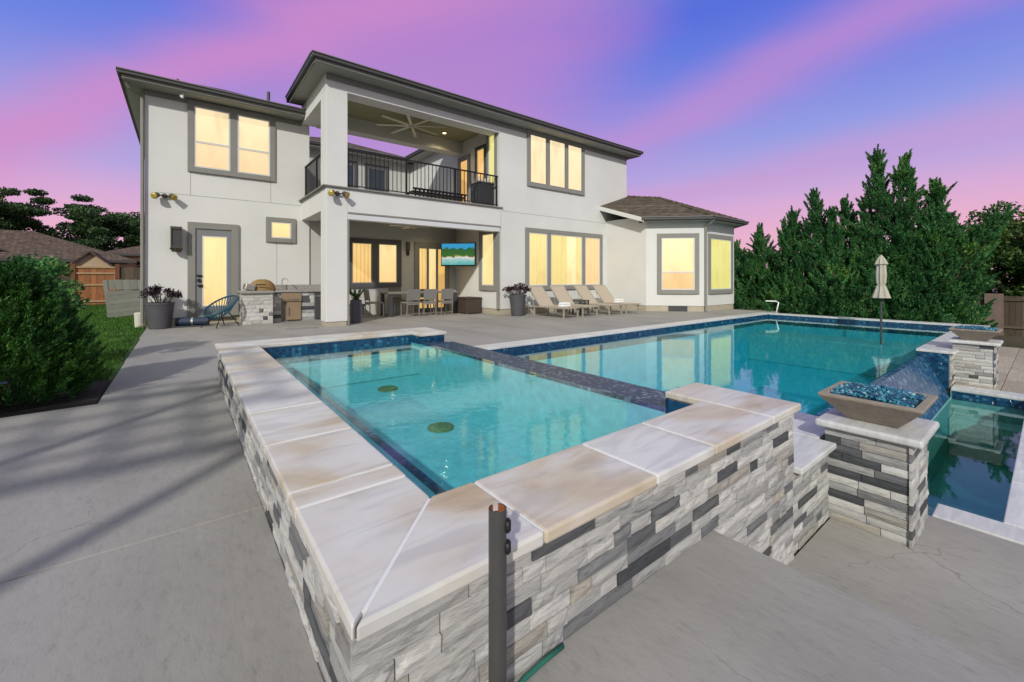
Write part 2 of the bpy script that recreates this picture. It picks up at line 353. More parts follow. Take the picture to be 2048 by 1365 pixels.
water('water_basin', (.9, .97, .96), (.2, .72, .70), .45, .06, 6)
# fire glass
m = mat('fire_glass', (.01, .09, .17), .08, spec=.8); m, t, b, l = nodes('fire_glass')
geo = N(t, 'ShaderNodeNewGeometry'); r = rampn(t, [(0, (.004, .03, .07)), (.5, (.01, .10, .18)), (.85, (.03, .22, .30)), (1, (.30, .50, .55))]); l(geo.outputs['Random Per Island'], r.inputs[0]); l(r.outputs[0], b.inputs['Base Color'])

# shingles
def shingle(name, c, dark):
    m = mat(name, c, .95, spec=.1); m, t, b, l = nodes(name)
    geo = N(t, 'ShaderNodeNewGeometry'); sp = N(t, 'ShaderNodeSeparateXYZ'); l(geo.outputs['Position'], sp.inputs[0])
    cm = N(t, 'ShaderNodeCombineXYZ'); sm = N(t, 'ShaderNodeMath', operation='ADD'); l(sp.outputs[0], sm.inputs[0]); l(sp.outputs[1], sm.inputs[1])
    zz = N(t, 'ShaderNodeMath', operation='MULTIPLY'); zz.inputs[1].default_value = 2.4; l(sp.outputs[2], zz.inputs[0])
    l(sm.outputs[0], cm.inputs[0]); l(zz.outputs[0], cm.inputs[1])
    bk = N(t, 'ShaderNodeTexBrick'); bk.inputs['Scale'].default_value = 1; bk.inputs['Brick Width'].default_value = .32; bk.inputs['Row Height'].default_value = .16
    bk.inputs['Mortar Size'].default_value = .012; bk.inputs['Color1'].default_value = (*c, 1); bk.inputs['Color2'].default_value = tuple(x*.62 for x in c)+(1,); bk.inputs['Mortar'].default_value = (*dark, 1)
    l(cm.outputs[0], bk.inputs['Vector'])
    n = N(t, 'ShaderNodeTexNoise'); n.inputs['Scale'].default_value = 5; n.inputs['Detail'].default_value = 6; l(geo.outputs['Position'], n.inputs['Vector'])
    r = rampn(t, [(.3, (.6, .6, .6)), (.7, (1.25, 1.2, 1.15))]); l(n.outputs[0], r.inputs[0])
    mx = N(t, 'ShaderNodeMix', data_type='RGBA', blend_type='MULTIPLY'); mx.inputs[0].default_value = 1; l(bk.outputs[0], mx.inputs[6]); l(r.outputs[0], mx.inputs[7]); l(mx.outputs[2], b.inputs['Base Color'])
    bp = N(t, 'ShaderNodeBump'); bp.inputs['Strength'].default_value = .7; bp.inputs['Distance'].default_value = .02; l(bk.outputs['Fac'], bp.inputs['Height']); bp.invert = True; l(bp.outputs[0], b.inputs['Normal'])
shingle('shingle', (.155, .125, .10), (.04, .035, .03))
shingle('shingle_far', (.17, .125, .10), (.06, .05, .04))
shingle('shingle_dark', (.07, .06, .058), (.02, .02, .02))

# lit panes
def pane_mat(name, top, bot, split=None, folds=0, stren=1.0, slats=0):
    m = mat(name, (.25, .2, .12), .08, spec=.5); m, t, b, l = nodes(name)
    tcn = N(t, 'ShaderNodeTexCoord'); sp = N(t, 'ShaderNodeSeparateXYZ'); l(tcn.outputs['Generated'], sp.inputs[0])
    n = N(t, 'ShaderNodeTexNoise'); n.inputs['Scale'].default_value = 2.2; n.inputs['Detail'].default_value = 3; l(tcn.outputs['Object'], n.inputs['Vector'])
    ad = N(t, 'ShaderNodeMath', operation='MULTIPLY_ADD'); ad.inputs[1].default_value = .35; l(n.outputs[0], ad.inputs[0]); l(sp.outputs[2], ad.inputs[2])
    k = .02 if split else .5
    c = (split or .5)+.17
    r = rampn(t, [(max(0, c-k), bot), (min(1, c+k), top)]); l(ad.outputs[0], r.inputs[0]); out = r.outputs[0]
    if folds:
        w = N(t, 'ShaderNodeTexWave', bands_direction='X'); w.inputs['Scale'].default_value = folds; w.inputs['Distortion'].default_value = 1.2; w.inputs['Detail'].default_value = 2
        ax = N(t, 'ShaderNodeMath', operation='ADD'); sp2 = N(t, 'ShaderNodeSeparateXYZ'); l(tcn.outputs['Object'], sp2.inputs[0]); l(sp2.outputs[0], ax.inputs[0]); l(sp2.outputs[1], ax.inputs[1])
        cb = N(t, 'ShaderNodeCombineXYZ'); l(ax.outputs[0], cb.inputs[0]); l(cb.outputs[0], w.inputs['Vector'])
        rr = rampn(t, [(0, (.72, .66, .55)), (.5, (1, 1, 1))]); l(w.outputs[0], rr.inputs[0])
        mx = N(t, 'ShaderNodeMix', data_type='RGBA', blend_type='MULTIPLY'); mx.inputs[0].default_value = .8; l(out, mx.inputs[6]); l(rr.outputs[0], mx.inputs[7]); out = mx.outputs[2]
    # soft unevenness of the lit room behind the glass
    n2 = N(t, 'ShaderNodeTexNoise'); n2.inputs['Scale'].default_value = 1.3; n2.inputs['Detail'].default_value = 5; mpp = N(t, 'ShaderNodeMapping'); mpp.inputs['Scale'].default_value = (2.5, 2.5, .8); l(tcn.outputs['Object'], mpp.inputs[0]); l(mpp.outputs[0], n2.inputs['Vector'])
    r5 = rampn(t, [(.32, (.70, .62, .50)), (.5, (1, 1, 1)), (.7, (1.06, 1.06, 1.08))]); l(n2.outputs[0], r5.inputs[0])
    mx5 = N(t, 'ShaderNodeMix', data_type='RGBA', blend_type='MULTIPLY'); mx5.inputs[0].default_value = .4; l(out, mx5.inputs[6]); l(r5.outputs[0], mx5.inputs[7]); out = mx5.outputs[2]
    if slats:
        w = N(t, 'ShaderNodeTexWave', bands_direction='Z'); w.inputs['Scale'].default_value = slats; w.inputs['Distortion'].default_value = .3; l(tcn.outputs['Object'], w.inputs['Vector'])
        rr = rampn(t, [(0, (.78, .72, .66)), (.35, (1, 1, 1))]); l(w.outputs[0], rr.inputs[0])
        mx = N(t, 'ShaderNodeMix', data_type='RGBA', blend_type='MULTIPLY'); mx.inputs[0].default_value = .8; l(out, mx.inputs[6]); l(rr.outputs[0], mx.inputs[7]); out = mx.outputs[2]
    l(out, b.inputs['Emission Color']); b.inputs['Emission Strength'].default_value = stren
pane_mat('pane_cream', (.90, .74, .45), (.84, .66, .38))
pane_mat('pane_cream_low', (.88, .64, .38), (.82, .58, .33), slats=6)
pane_mat('pane_warm', (.92, .72, .33), (.88, .60, .24))
pane_mat('pane_curtain', (.84, .72, .27), (.76, .60, .20), folds=5)
pane_mat('pane_bright', (.98, .84, .46), (.92, .68, .34))
pane_mat('pane_peach', (.90, .60, .30), (.86, .52, .24), folds=4)
pane_mat('pane_green', (.72, .68, .22), (.62, .60, .16))
pane_mat('pane_room', (.82, .48, .13), (.62, .34, .09), split=.55)
pane_mat('pane_amber', (.90, .62, .22), (.80, .48, .14), folds=2.5)
# tv picture
m = mat('tv_picture', (.02, .02, .02), .25); m, t, b, l = nodes('tv_picture')
tcn = N(t, 'ShaderNodeTexCoord'); sp = N(t, 'ShaderNodeSeparateXYZ'); l(tcn.outputs['Generated'], sp.inputs[0])
n = N(t, 'ShaderNodeTexNoise'); n.inputs['Scale'].default_value = 5; n.inputs['Detail'].default_value = 5; l(tcn.outputs['Generated'], n.inputs['Vector'])
ad = N(t, 'ShaderNodeMath', operation='MULTIPLY_ADD'); ad.inputs[1].default_value = .38; l(n.outputs[0], ad.inputs[0]); l(sp.outputs[2], ad.inputs[2])
r = rampn(t, [(.22, (.10, .42, .40)), (.46, (.35, .55, .52)), (.54, (.72, .70, .66)), (.58, (.30, .26, .06)), (.64, (.03, .13, .02)), (.95, (.02, .10, .02)), (1.0, (.03, .30, .55))]); l(ad.outputs[0], r.inputs[0])
l(r.outputs[0], b.inputs['Emission Color']); b.inputs['Emission Strength'].default_value = 1

# foliage
def leafmat(name, dark, light, third=None, trans=.25):
    m = bpy.data.materials.new(name); m.use_nodes = True; t = m.node_tree; l = t.links.new; b = t.nodes['Principled BSDF']; o = t.nodes['Material Output']
    b.inputs['Roughness'].default_value = .55; b.inputs['Specular IOR Level'].default_value = .3
    g = N(t, 'ShaderNodeNewGeometry'); r = rampn(t, [(0, dark), (.75, light), (1, third or light)]); l(g.outputs['Random Per Island'], r.inputs[0])
    n = N(t, 'ShaderNodeTexNoise'); n.inputs['Scale'].default_value = 1.1; n.inputs['Detail'].default_value = 2; l(g.outputs['Position'], n.inputs['Vector'])
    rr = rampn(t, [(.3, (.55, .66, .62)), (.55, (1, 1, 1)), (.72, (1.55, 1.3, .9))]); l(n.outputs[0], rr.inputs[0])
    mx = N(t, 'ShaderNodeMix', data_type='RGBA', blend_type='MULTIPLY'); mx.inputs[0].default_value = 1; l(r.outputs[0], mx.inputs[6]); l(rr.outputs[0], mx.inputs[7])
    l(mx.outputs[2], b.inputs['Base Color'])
    tl = N(t, 'ShaderNodeBsdfTranslucent'); l(mx.outputs[2], tl.inputs[0])
    ms = N(t, 'ShaderNodeMixShader'); ms.inputs[0].default_value = trans; l(b.outputs[0], ms.inputs[1]); l(tl.outputs[0], ms.inputs[2]); l(ms.outputs[0], o.inputs[0]); M[name] = m
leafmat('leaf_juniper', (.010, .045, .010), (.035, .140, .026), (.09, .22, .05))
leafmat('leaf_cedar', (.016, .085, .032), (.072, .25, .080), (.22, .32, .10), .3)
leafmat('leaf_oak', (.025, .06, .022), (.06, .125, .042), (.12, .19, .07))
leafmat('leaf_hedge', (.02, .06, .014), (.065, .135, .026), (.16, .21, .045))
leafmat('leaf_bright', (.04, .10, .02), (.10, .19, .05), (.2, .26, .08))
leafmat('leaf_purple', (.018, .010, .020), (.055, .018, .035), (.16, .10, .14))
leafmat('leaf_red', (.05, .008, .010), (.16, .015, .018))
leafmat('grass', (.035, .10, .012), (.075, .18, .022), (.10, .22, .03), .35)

# ------------------------------------------------------------------ leaf clouds
def leaf_object(name, P, D, ln, wd, matname, parent, tri=False):
    """P centres, D axis directions, ln/wd arrays: one diamond-shaped leaf each"""
    n = len(P); D = D/np.maximum(np.linalg.norm(D, axis=1, keepdims=True), 1e-9)
    q = rng.normal(size=(n, 3)); Sd = np.cross(D, q); Sd /= np.maximum(np.linalg.norm(Sd, axis=1, keepdims=True), 1e-9)
    ln = np.broadcast_to(np.asarray(ln, float), (n,))[:, None]; wd = np.broadcast_to(np.asarray(wd, float), (n,))[:, None]
    A = P-D*ln*.5; C = P+D*ln*.5; mid = P-D*ln*.08
    Bq = mid+Sd*wd*.5; Dq = mid-Sd*wd*.5
    off = np.array(ROOT.get(parent.name, Vector((0, 0, 0)))) if parent else 0
    k = 3 if tri else 4
    V = np.stack([Bq, C, Dq] if tri else [A, Bq, C, Dq], 1).reshape(-1, 3)-off
    me = bpy.data.meshes.new(name); me.vertices.add(n*k); me.vertices.foreach_set('co', V.astype(np.float32).ravel())
    me.loops.add(n*k); me.loops.foreach_set('vertex_index', np.arange(n*k, dtype=np.int32))
    me.polygons.add(n); me.polygons.foreach_set('loop_start', np.arange(0, n*k, k, dtype=np.int32)); me.polygons.foreach_set('loop_total', np.full(n, k, dtype=np.int32))
    me.update(calc_edges=True); me.materials.append(M[matname])
    o = bpy.data.objects.new(name, me); COL.objects.link(o)
    if parent: o.parent = parent; ROOT[o.name] = ROOT.get(parent.name, Vector((0, 0, 0)))
    return o
def plumes(cs, ds, lens, rads, n):
    """feathery cones of leaves: centre base, axis, length, radius"""
    Ps = []; Ds = []
    for c, d, L_, r in zip(cs, ds, lens, rads):
        d = d/np.linalg.norm(d); t = rng.random(n)**.8
        q = rng.normal(size=(n, 3)); q -= (q@d)[:, None]*d; q /= np.linalg.norm(q, axis=1, keepdims=True)
        rr = r*(1-t)**.75*np.sqrt(rng.random(n))
        Ps.append(c+d*(t*L_)[:, None]+q*rr[:, None]); Ds.append(d+q*rng.uniform(.2, .9, n)[:, None]+rng.normal(size=(n, 3))*.25)
    return np.concatenate(Ps), np.concatenate(Ds)
def clumps(cs, rads, n, flat=.8):
    Ps = []; Ds = []
    for c, r in zip(cs, rads):
        q = rng.normal(size=(n, 3)); q /= np.linalg.norm(q, axis=1, keepdims=True); q[:, 2] *= flat
        Ps.append(c+q*r*(rng.random(n)[:, None]**.4)); Ds.append(q*.7+rng.normal(size=(n, 3))*.8+np.array([0, 0, .1]))
    return np.concatenate(Ps), np.concatenate(Ds)

# ================================================================== SETTING
# ground sheet with stepped / sloped levels
xs = [-400, -80, -30, -12, -6, -.66, .28, 1.97, 3.0, 16.0, 17.0, 19, 22, 26, 60, 400]
ys = [-300, -60, -12, -4.1, .9, 1.02, 5.58, 6.3, 13.3, 26, 60, 140, 500]
def gz(x, y):
    if .27 < x < 16.2 and 1.0 < y < 6.31: return -2.6
    if 1.9 < x <= 16.5 and y <= 1.0: return -2.6
    if x > 16.0: return -.12-min(1.1, (x-16)*.2)
    return -.06
xs2 = []
for x in xs: xs2.append(x)
def grid_sheet():
    X = sorted(set(xs+[.30, 1.98, 16.05, .285])); Y = sorted(set(ys+[.91, 1.01, 6.25]))
    mb = MB(); idx = {}
    for j, y in enumerate(Y):
        for i, x in enumerate(X): idx[i, j] = len(mb.v); mb.v.append((x, y, gz(x, y)))
    for j in range(len(Y)-1):
        for i in range(len(X)-1): mb.f.append((idx[i, j], idx[i+1, j], idx[i+1, j+1], idx[i, j+1]))
    return mb
mat('ground_soil', (.06, .05, .035), .95, var=.4, vscale=2, bump=.6, bscale=20)
struct(grid_sheet().build('ground', 'ground_soil'))

# concrete deck as separate slabs with open joints
deck = bpy.data.objects.new('pool_deck', None); COL.objects.link(deck); struct(deck); ROOT['pool_deck'] = Vector((0, 0, 0))
def slab(poly, z1, z0, matname='concrete', parent=deck):
    return MB().prism(poly, z0, z1).build('slab', matname, parent, bevel=.006)
def rslab(x0, x1, y0, y1, z1=0., z0=-.14, **k):
    g = .004; return slab([(x0+g, y0+g), (x1-g, y0+g), (x1-g, y1-g), (x0+g, y1-g)], z1, z0, **k)
g = .004
rslab(-7, -1.3, -4, -.2); rslab(-1.3, 1.98, -4, -.2)
rslab(-7, -1.3, -.2, 2.55); slab([(-1.3+g, -.2+g), (1.98, -.2+g), (1.98, 1.0), (.335, 1.0), (.335, 2.55-g), (-1.3+g, 2.55-g)], 0, -.14)
slab([(-7, 2.55+g), (.335, 2.55+g), (.335, 5.6-g), (-.64, 5.6-g), (-7, 5.05)], 0, -.14)
slab([(-.64, 5.6+g), (.335, 5.6+g), (.335, 6.18), (1.9, 6.18), (1.9, 8.2-g), (-.65, 8.2-g)], 0, -.14)
rslab(-.66, 1.9, 8.2, 11.2); rslab(-.68, 2.6, 11.2, 13.45)
for (a, b_) in ((1.9, 5.2), (5.2, 8.8), (8.8, 12.4), (12.4, 16.6)):
    y0 = 6.18 if a < 3 else 6.24
    if a < 3: slab([(a+g, 6.18), (3.05, 6.18), (3.05, 6.24), (b_-g, 6.24), (b_-g, 8.2-g), (a+g, 8.2-g)], 0, -.14)
    else: rslab(a, b_, 6.24, 8.2)
for (a, b_) in ((1.9, 5.2), (5.2, 8.8), (8.8, 13.1)): rslab(a, b_, 8.2, 10.8)
rslab(13.1, 16.6, 8.2, 8.9)
rslab(2.6, 5.3, 10.8, 13.5, .004); rslab(5.3, 7.93, 10.8, 13.5, .004)
rslab(16.6, 19, 6.0, 9.5, -.02, -.3)
# lower terrace
rslab(2.0, 4.34, -4, -.9, -.55, -.75); slab([(2.0+g, -.9+g), (4.34, -.9+g), (4.34, 1.0), (2.0+g, 1.0)], -.55, -.75)
rslab(4.34, 9.0, -4, -.12, -.55, -.75)
ret = MB().box(1.975, 1.996, -4, 1.0, -.75, -.004).build('riser', 'concrete', deck)
low = bpy.data.objects.new('lower_terrace', None); COL.objects.link(low); struct(low); ROOT['lower_terrace'] = Vector((0, 0, 0))
yy = -4.0
for j in range(10):
    h = .5; xx = 9.0 if yy < -.2 else 9.98
    off = .4*(j % 2)
    while xx < 16.4:
        w = min(1.2-off if xx < 9.99 else 1.2, 16.4-xx)
        if w > .1:
            MB().box(xx+.003, xx+w-.003, yy+.003, yy+h-.003, -.75, -.55+random.uniform(-.003, .003)).build('paver', 'lower_paver', low, bevel=.006)
        xx += w; off = 0
    yy += h

# lawn: turf sheet + blades
lw = MB().prism([(-30, 5.2), (-7, 5.05), (-.66, 5.62), (-.70, 13.4), (-.74, 30), (-30, 30)], -.14, -.035).build('lawn', 'ground_soil'); struct(lw)
lawnmat = mat('turf', (.04, .10, .015), .95, var=.3, vscale=3); lw.data.materials[0] = lawnmat
nb = 70000
yb = 6+20*rng.random(nb)**1.25; xb = -.70-5.5*rng.random(nb)*np.clip((yb-4)/9, .25, 1)
keep = ((xb+1.25)**2+(yb-6.35)**2 > .5); xb, yb = xb[keep], yb[keep]
Pg = np.stack([xb, yb, np.full(len(xb), .0)], 1); Dg = np.stack([rng.normal(size=len(xb))*.35, rng.normal(size=len(xb))*.35, np.ones(len(xb))], 1)
hg = rng.uniform(.05, .10, len(xb)); Pg[:, 2] = -.035+hg*.45
go = leaf_object('grass', Pg, Dg, hg, .012+.0012*np.maximum(yb-6, 0), 'grass', None, tri=True); struct(go, 'stuff', 'green lawn grass between the deck and the wooden gate')
# planting beds
struct(MB().prism([(-7, 5.07), (-.66, 5.64), (-.68, 6.9), (-1.2, 7.9), (-7, 7.9)], -.1, -.012).build('planting_bed', 'soil'))

# ================================================================== SPA
stone_meshes = []
for k in range(7):
    mb = MB(); nx, nz = 4, 2
    gv = []
    for j in range(nz+1):
        for i in range(nx+1):
            e = (i in (0, nx)) or (j in (0, nz))
            y = -.62-random.random()*.14 if e else -.78-random.random()*.30
            gv.append((i/nx-.5+(0 if i in (0, nx) else random.uniform(-.05, .05)), y, j/nz-.5))
    mb.v = gv[:]; w = nx+1
    for j in range(nz):
        for i in range(nx): mb.f.append((j*w+i, j*w+i+1, (j+1)*w+i+1, (j+1)*w+i))
    bd = list(range(w))+[j*w+nx for j in range(1, nz+1)]+[nz*w+i for i in range(nx-1, -1, -1)]+[j*w for j in range(nz-1, 0, -1)]
    o = len(mb.v); mb.v += [(gv[i][0], 0, gv[i][2]) for i in bd]
    for q in range(len(bd)):
        q2 = (q+1) % len(bd); mb.f.append((bd[q2], bd[q], o+q, o+q2))
    me = bpy.data.meshes.new('stone'); me.from_pydata(mb.v, [], mb.f); me.update(); me.materials.append(M['ledger']); stone_meshes.append(me)
def stone_wall(parent, p, n, u0, u1, v0, v1, row=.053, join=False):
    """ledger stones on the wall through p with outward normal n; u runs to the viewer's right"""
    n = Vector(n); r = Vector((-n.y, n.x, 0)); rz = math.atan2(r.y, r.x); off = ROOT.get(parent.name, Vector((0, 0, 0)))
    v = v0; nrow = max(1, round((v1-v0)/row)); hh = (v1-v0)/nrow; jm = MB()
    for j in range(nrow):
        u = u0
        while u < u1-.01:
            ln_ = random.choice((.10, .14, .18, .22, .27, .34))*random.uniform(.9, 1.1)
            if u1-(u+ln_) < .08: ln_ = u1-u
            if join:
                me = random.choice(stone_meshes); sc = (ln_-.004, random.uniform(.013, .025), hh-.004); o_ = Vector(p)+r*(u+ln_/2)+Vector((0, 0, v+hh/2))
                jm.add([o_+r*(q.co.x*sc[0])-n*(q.co.y*sc[1])+Vector((0, 0, q.co.z*sc[2])) for q in me.vertices], [tuple(f.vertices) for f in me.polygons]); u += ln_; continue
            o = bpy.data.objects.new('stone', random.choice(stone_meshes)); COL.objects.link(o); o.parent = parent
            o.location = Vector(p)+r*(u+ln_/2)+Vector((0, 0, v+hh/2))-off; o.rotation_euler = (0, 0, rz)
            o.scale = (ln_-.004, random.uniform(.013, .025), hh-.004); u += ln_
        v += hh
    if join: struct(jm.build('stone', 'ledger', parent), 'stuff')
ZS = .42
spa = thing('spa', 'raised rectangular spa with marble coping and grey ledger stone walls in front', 'spa', (1.65, 3.5, 0))
c = MB()
c.box(.345, .70, 1.005, 6.09, -.7, ZS-.048); c.box(.70, 3.0, 1.005, 1.37, -.7, ZS-.048); c.box(.70, 3.0, 5.69, 6.09, -.7, ZS-.048)
c.box(2.61, 3.0, 1.37, 1.62, -.7, ZS-.048); c.box(2.61, 3.0, 5.44, 5.69, -.7, ZS-.048)
c.build('wall', 'mortar', spa)
def coping(poly, z1=ZS, th=.045, m='marble', parent=spa, bev=.009):
    return MB().prism(poly, z1-th, z1).build('coping_slab', m, parent, bevel=bev)
gg = .0025
yj = [1.57, 1.70, 2.25, 2.84, 3.55, 4.2, 4.85, 5.45]
coping([(.30, .96+gg*2), (.70-gg, 1.37+gg), (.70-gg, 1.57-gg), (.30, 1.57-gg)])
for a, b_ in zip(yj[:-1], yj[1:]): coping([(.30, a+gg), (.70, a+gg), (.70, b_-gg), (.30, b_-gg)])
coping([(.30, 5.45+gg), (.70, 5.45+gg), (.70, 5.69), (.30, 6.12)])
xj = [.88, 1.48, 1.95]
coping([(.30+gg*2, .96), (.88-gg, .96), (.88-gg, 1.37), (.70+gg, 1.37)])
for a, b_ in zip(xj[:-1], xj[1:]): coping([(a+gg, .96), (b_-gg, .96), (b_-gg, 1.37), (a+gg, 1.37)])
coping([(1.95+gg, .96), (2.61-gg, .96), (2.61-gg, 1.37), (1.95+gg, 1.37)])
coping([(2.61+gg, .96), (3.03, .96), (3.03, 1.64), (2.61+gg, 1.64)])
coping([(.30+gg, 6.12), (.70, 5.69+gg), (1.25-gg, 5.69), (1.25-gg, 6.12)])
for a, b_ in ((1.25, 1.9), (1.9, 2.61)): coping([(a+gg, 5.69), (b_-gg, 5.69), (b_-gg, 6.12), (a+gg, 6.12)])
coping([(2.61+gg, 5.42), (3.03, 5.42), (3.03, 6.12), (2.61+gg, 6.12)])
gr = MB(); zg0, zg1 = ZS-.046, ZS-.004
gr.box(.315, .69, 1.0, 6.05, zg0, zg1); gr.box(.69, 3.015, .975, 1.36, zg0, zg1); gr.box(.69, 3.015, 5.70, 6.10, zg0, zg1)
gr.build('grout_bed', 'grout', spa)
stone_wall(spa, (0.345, 6.09, 0), (-1, 0, 0), 0, 2.6, .0, ZS-.05, join=True); stone_wall(spa, (0.345, 3.49, 0), (-1, 0, 0), 0, 2.485, .0, ZS-.05)
stone_wall(spa, (.345, 1.005, 0), (0, -1, 0), -.04, 2.655, .0, ZS-.05)
stone_wall(spa, (1.98, 1.005, -.55), (0, -1, 0), 0, 1.02, .0, .545)
stone_wall(spa, (3.0, 1.005, 0), (1, 0, 0), 0, .62, .02, ZS-.05)
ZW = .305
# water line tile inside
tb = MB()
tb.box(.70, .712, 1.37, 5.69, .10, ZS-.047); tb.box(.712, 2.61, 1.37, 1.382, .10, ZS-.047); tb.box(.712, 2.61, 5.678, 5.69, .10, ZS-.047)
tb.box(2.598, 2.61, 1.382, 1.62, .10, ZS-.047); tb.box(2.61, 2.99, 1.608, 1.632, .02, ZS-.047); tb.box(2.598, 2.61, 5.44, 5.678, .10, ZS-.047); tb.box(2.61, 2.99, 5.43, 5.452, .02, ZS-.047)
tb.build('tile_band', 'tile_blue', spa)
sh = MB()
sh.box(.70, 2.62, 1.37, 5.69, -.30, -.13)
sh.box(.70, .714, 1.37, 5.69, -.13, .10); sh.box(.714, 2.62, 1.37, 1.384, -.13, .10); sh.box(.714, 2.62, 5.676, 5.69, -.13, .10); sh.box(2.59, 2.62, 1.384, 5.676, -.13, .272)
sh.build('basin', 'plaster', spa)
be = MB(); be.box(.714, 1.0, 1.384, 5.676, -.13, .165); be.box(1.0, 2.60, 5.38, 5.676, -.13, .165); be.build('bench', 'plaster', spa, bevel=.015)
bt = MB(); bt.box(.955, 1.004, 1.40, 5.38, .10, .169); bt.build('bench_trim', 'tile_blue', spa)
# dam wall to the pool, tiles under a skin of water
dm = MB(); dm.add([(2.62, 1.632, ZW-.004), (2.62, 5.43, ZW-.004), (3.14, 5.43, ZW-.045), (3.14, 1.632, ZW-.045), (3.24, 5.43, -.6), (3.24, 1.632, -.6), (2.62, 1.632, -.6), (2.62, 5.43, -.6)],
                  [(0, 3, 2, 1), (3, 5, 4, 2), (0, 1, 7, 6), (0, 6, 5, 3), (1, 2, 4, 7), (4, 5, 6, 7)])
dm.build('spillway', 'tile_wet', spa)
for (x, y) in ((1.93, 4.88), (1.80, 3.33)):
    MB().lathe([(.115, -.13), (.115, -.115), (.09, -.105), (.03, -.10)], (x, y, 0), 24).build('drain_cover', 'drain', spa)
wt = MB().box(.713, 2.621, 1.383, 5.677, -.129, ZW); struct(wt.build('spa_water', 'water_spa'))

# ================================================================== POOL
pool = thing('swimming_pool', 'long turquoise swimming pool with blue tile line stretching to the trees', 'pool', (9.3, 3.6, 0))
ZP = -.11
wl = MB()
wl.box(3.03, 4.3, 1.02, 1.40, -2, -.034); wl.box(9.75, 15.82, 1.02, 1.40, -2, -.034); wl.box(4.3, 9.75, 1.36, 1.40, -2, -.12)
wl.box(3.03, 15.82, 5.90, 6.22, -2, -.034); wl.box(15.5, 15.82, 1.40, 5.90, -2, -.034)
wl.build('wall', 'mortar', pool)
def lowcop(x0, x1, y0, y1, m='marble_grey'): return coping([(x0+.002, y0+.002), (x1-.002, y0+.002), (x1-.002, y1-.002), (x0+.002, y1-.002)], .008, .04, m, pool, .008)
lowcop(3.035, 3.72, .955, 1.42); lowcop(3.72, 4.32, 1.07, 1.42)
x = 9.73
for w in (.95, .95, 1.0, 1.05, 1.05, 1.1): lowcop(x, x+w, .955 if not 9.9 < x < 10.6 else 1.07, 1.42); x += w
x = 3.05
while x < 15.4:
    w = min(.92, 15.88-x); lowcop(x, x+w, 5.88, 6.235); x += w
y = 1.44
while y < 5.85:
    w = min(.9, 5.86-y); lowcop(15.48, 15.88, y, y+w); y += w
tb = MB(); tb.box(3.2, 15.49, 5.888, 5.90, -.34, -.034); tb.box(15.488, 15.50, 1.412, 5.888, -.34, -.034); tb.box(3.25, 4.3, 1.40, 1.412, -.34, -.034); tb.box(9.75, 15.488, 1.40, 1.412, -.34, -.034)
tb.box(9.738, 9.75, 1.03, 1.40, -.6, -.034); tb.box(4.3, 4.312, 1.03, 1.40, -.6, -.034)
tb.build('tile_band', 'tile_blue', pool)
sh = MB(); sh.box(3.2, 15.5, 1.40, 5.90, -1.5, -1.35); sh.box(3.2, 15.486, 5.886, 5.90, -1.35, -.34); sh.box(15.486, 15.5, 1.412, 5.886, -1.35, -.34); sh.box(3.25, 15.486, 1.40, 1.414, -1.35, -.34)
sh.build('basin', 'plaster_pool', pool)
bn = MB(); bn.box(10.6, 15.486, 1.414, 2.05, -1.35, -.42); bn.box(14.0, 15.486, 2.05, 5.886, -1.35, -.55); bn.build('ledge', 'plaster', pool, bevel=.02)
sp_ = MB(); sp_.add([(4.312, 1.40, ZP-.004), (9.738, 1.40, ZP-.004), (9.738, 1.33, ZP-.006), (4.312, 1.33, ZP-.006), (9.738, 1.0, -.72), (4.312, 1.0, -.72), (9.738, 1.4, -.72), (4.312, 1.4, -.72)],
                    [(0, 3, 2, 1), (3, 5, 4, 2), (0, 1, 6, 7), (5, 7, 6, 4), (0, 7, 5, 3), (1, 2, 4, 6)]); sp_.build('spillway', 'tile_spill', pool)
stone_wall(pool, (3.02, 1.02, -.55), (0, -1, 0), 0, .70, 0, .515)
stone_wall(pool, (9.76, 1.02, -.55), (0, -1, 0), 0, .42, 0, .515); stone_wall(pool, (10.78, 1.02, -.55), (0, -1, 0), 0, 3.4, 0, .515)
struct(MB().box(3.245, 15.487, 1.413, 5.887, -1.349, ZP).build('pool_water', 'water_pool'))
# lower catch basin
cb = thing('catch_basin', 'narrow lower catch basin with dark green water below the spillway', 'basin', (7.1, .6, -.55))
for (a, b_, c_, d_) in ((4.35, 4.62, -.12, .55), (4.62, 5.6, -.12, .22), (5.6, 6.6, -.12, .22), (6.6, 7.6, -.12, .22), (7.6, 8.6, -.12, .22), (8.6, 9.64, -.12, .22), (9.64, 9.97, -.12, 1.0)):
    coping([(a+.002, c_+.002), (b_-.002, c_+.002), (b_-.002, d_-.002), (a+.002, d_-.002)], -.545, .05, 'marble_grey', cb, .008)
s2 = MB(); s2.box(4.4, 9.9, -.05, 1.0, -1.62, -1.5); s2.box(4.4, 4.62, -.05, 1.0, -1.5, -.596); s2.box(9.64, 9.9, -.05, 1.0, -1.5, -.596); s2.box(4.62, 9.64, -.05, .22, -1.5, -.596); s2.box(4.62, 9.64, .98, 1.0, -1.5, -.7); s2.build('shell', 'plaster_basin', cb)
s3 = MB(); s3.box(9.2, 9.638, .222, .978, -1.5, -.95); s3.box(4.622, 5.3, .222, .978, -1.5, -1.15); s3.build('step', 'plaster_basin', cb, bevel=.01)
MB().box(9.628, 9.639, .222, .978, -.72, -.597).build('tile_band', 'tile_blue', cb); MB().box(4.621, 4.632, .222, .978, -.72, -.597).build('tile_band', 'tile_blue', cb)
struct(MB().box(4.633, 9.627, .223, .977, -1.499, -.70).build('basin_water', 'water_basin'))

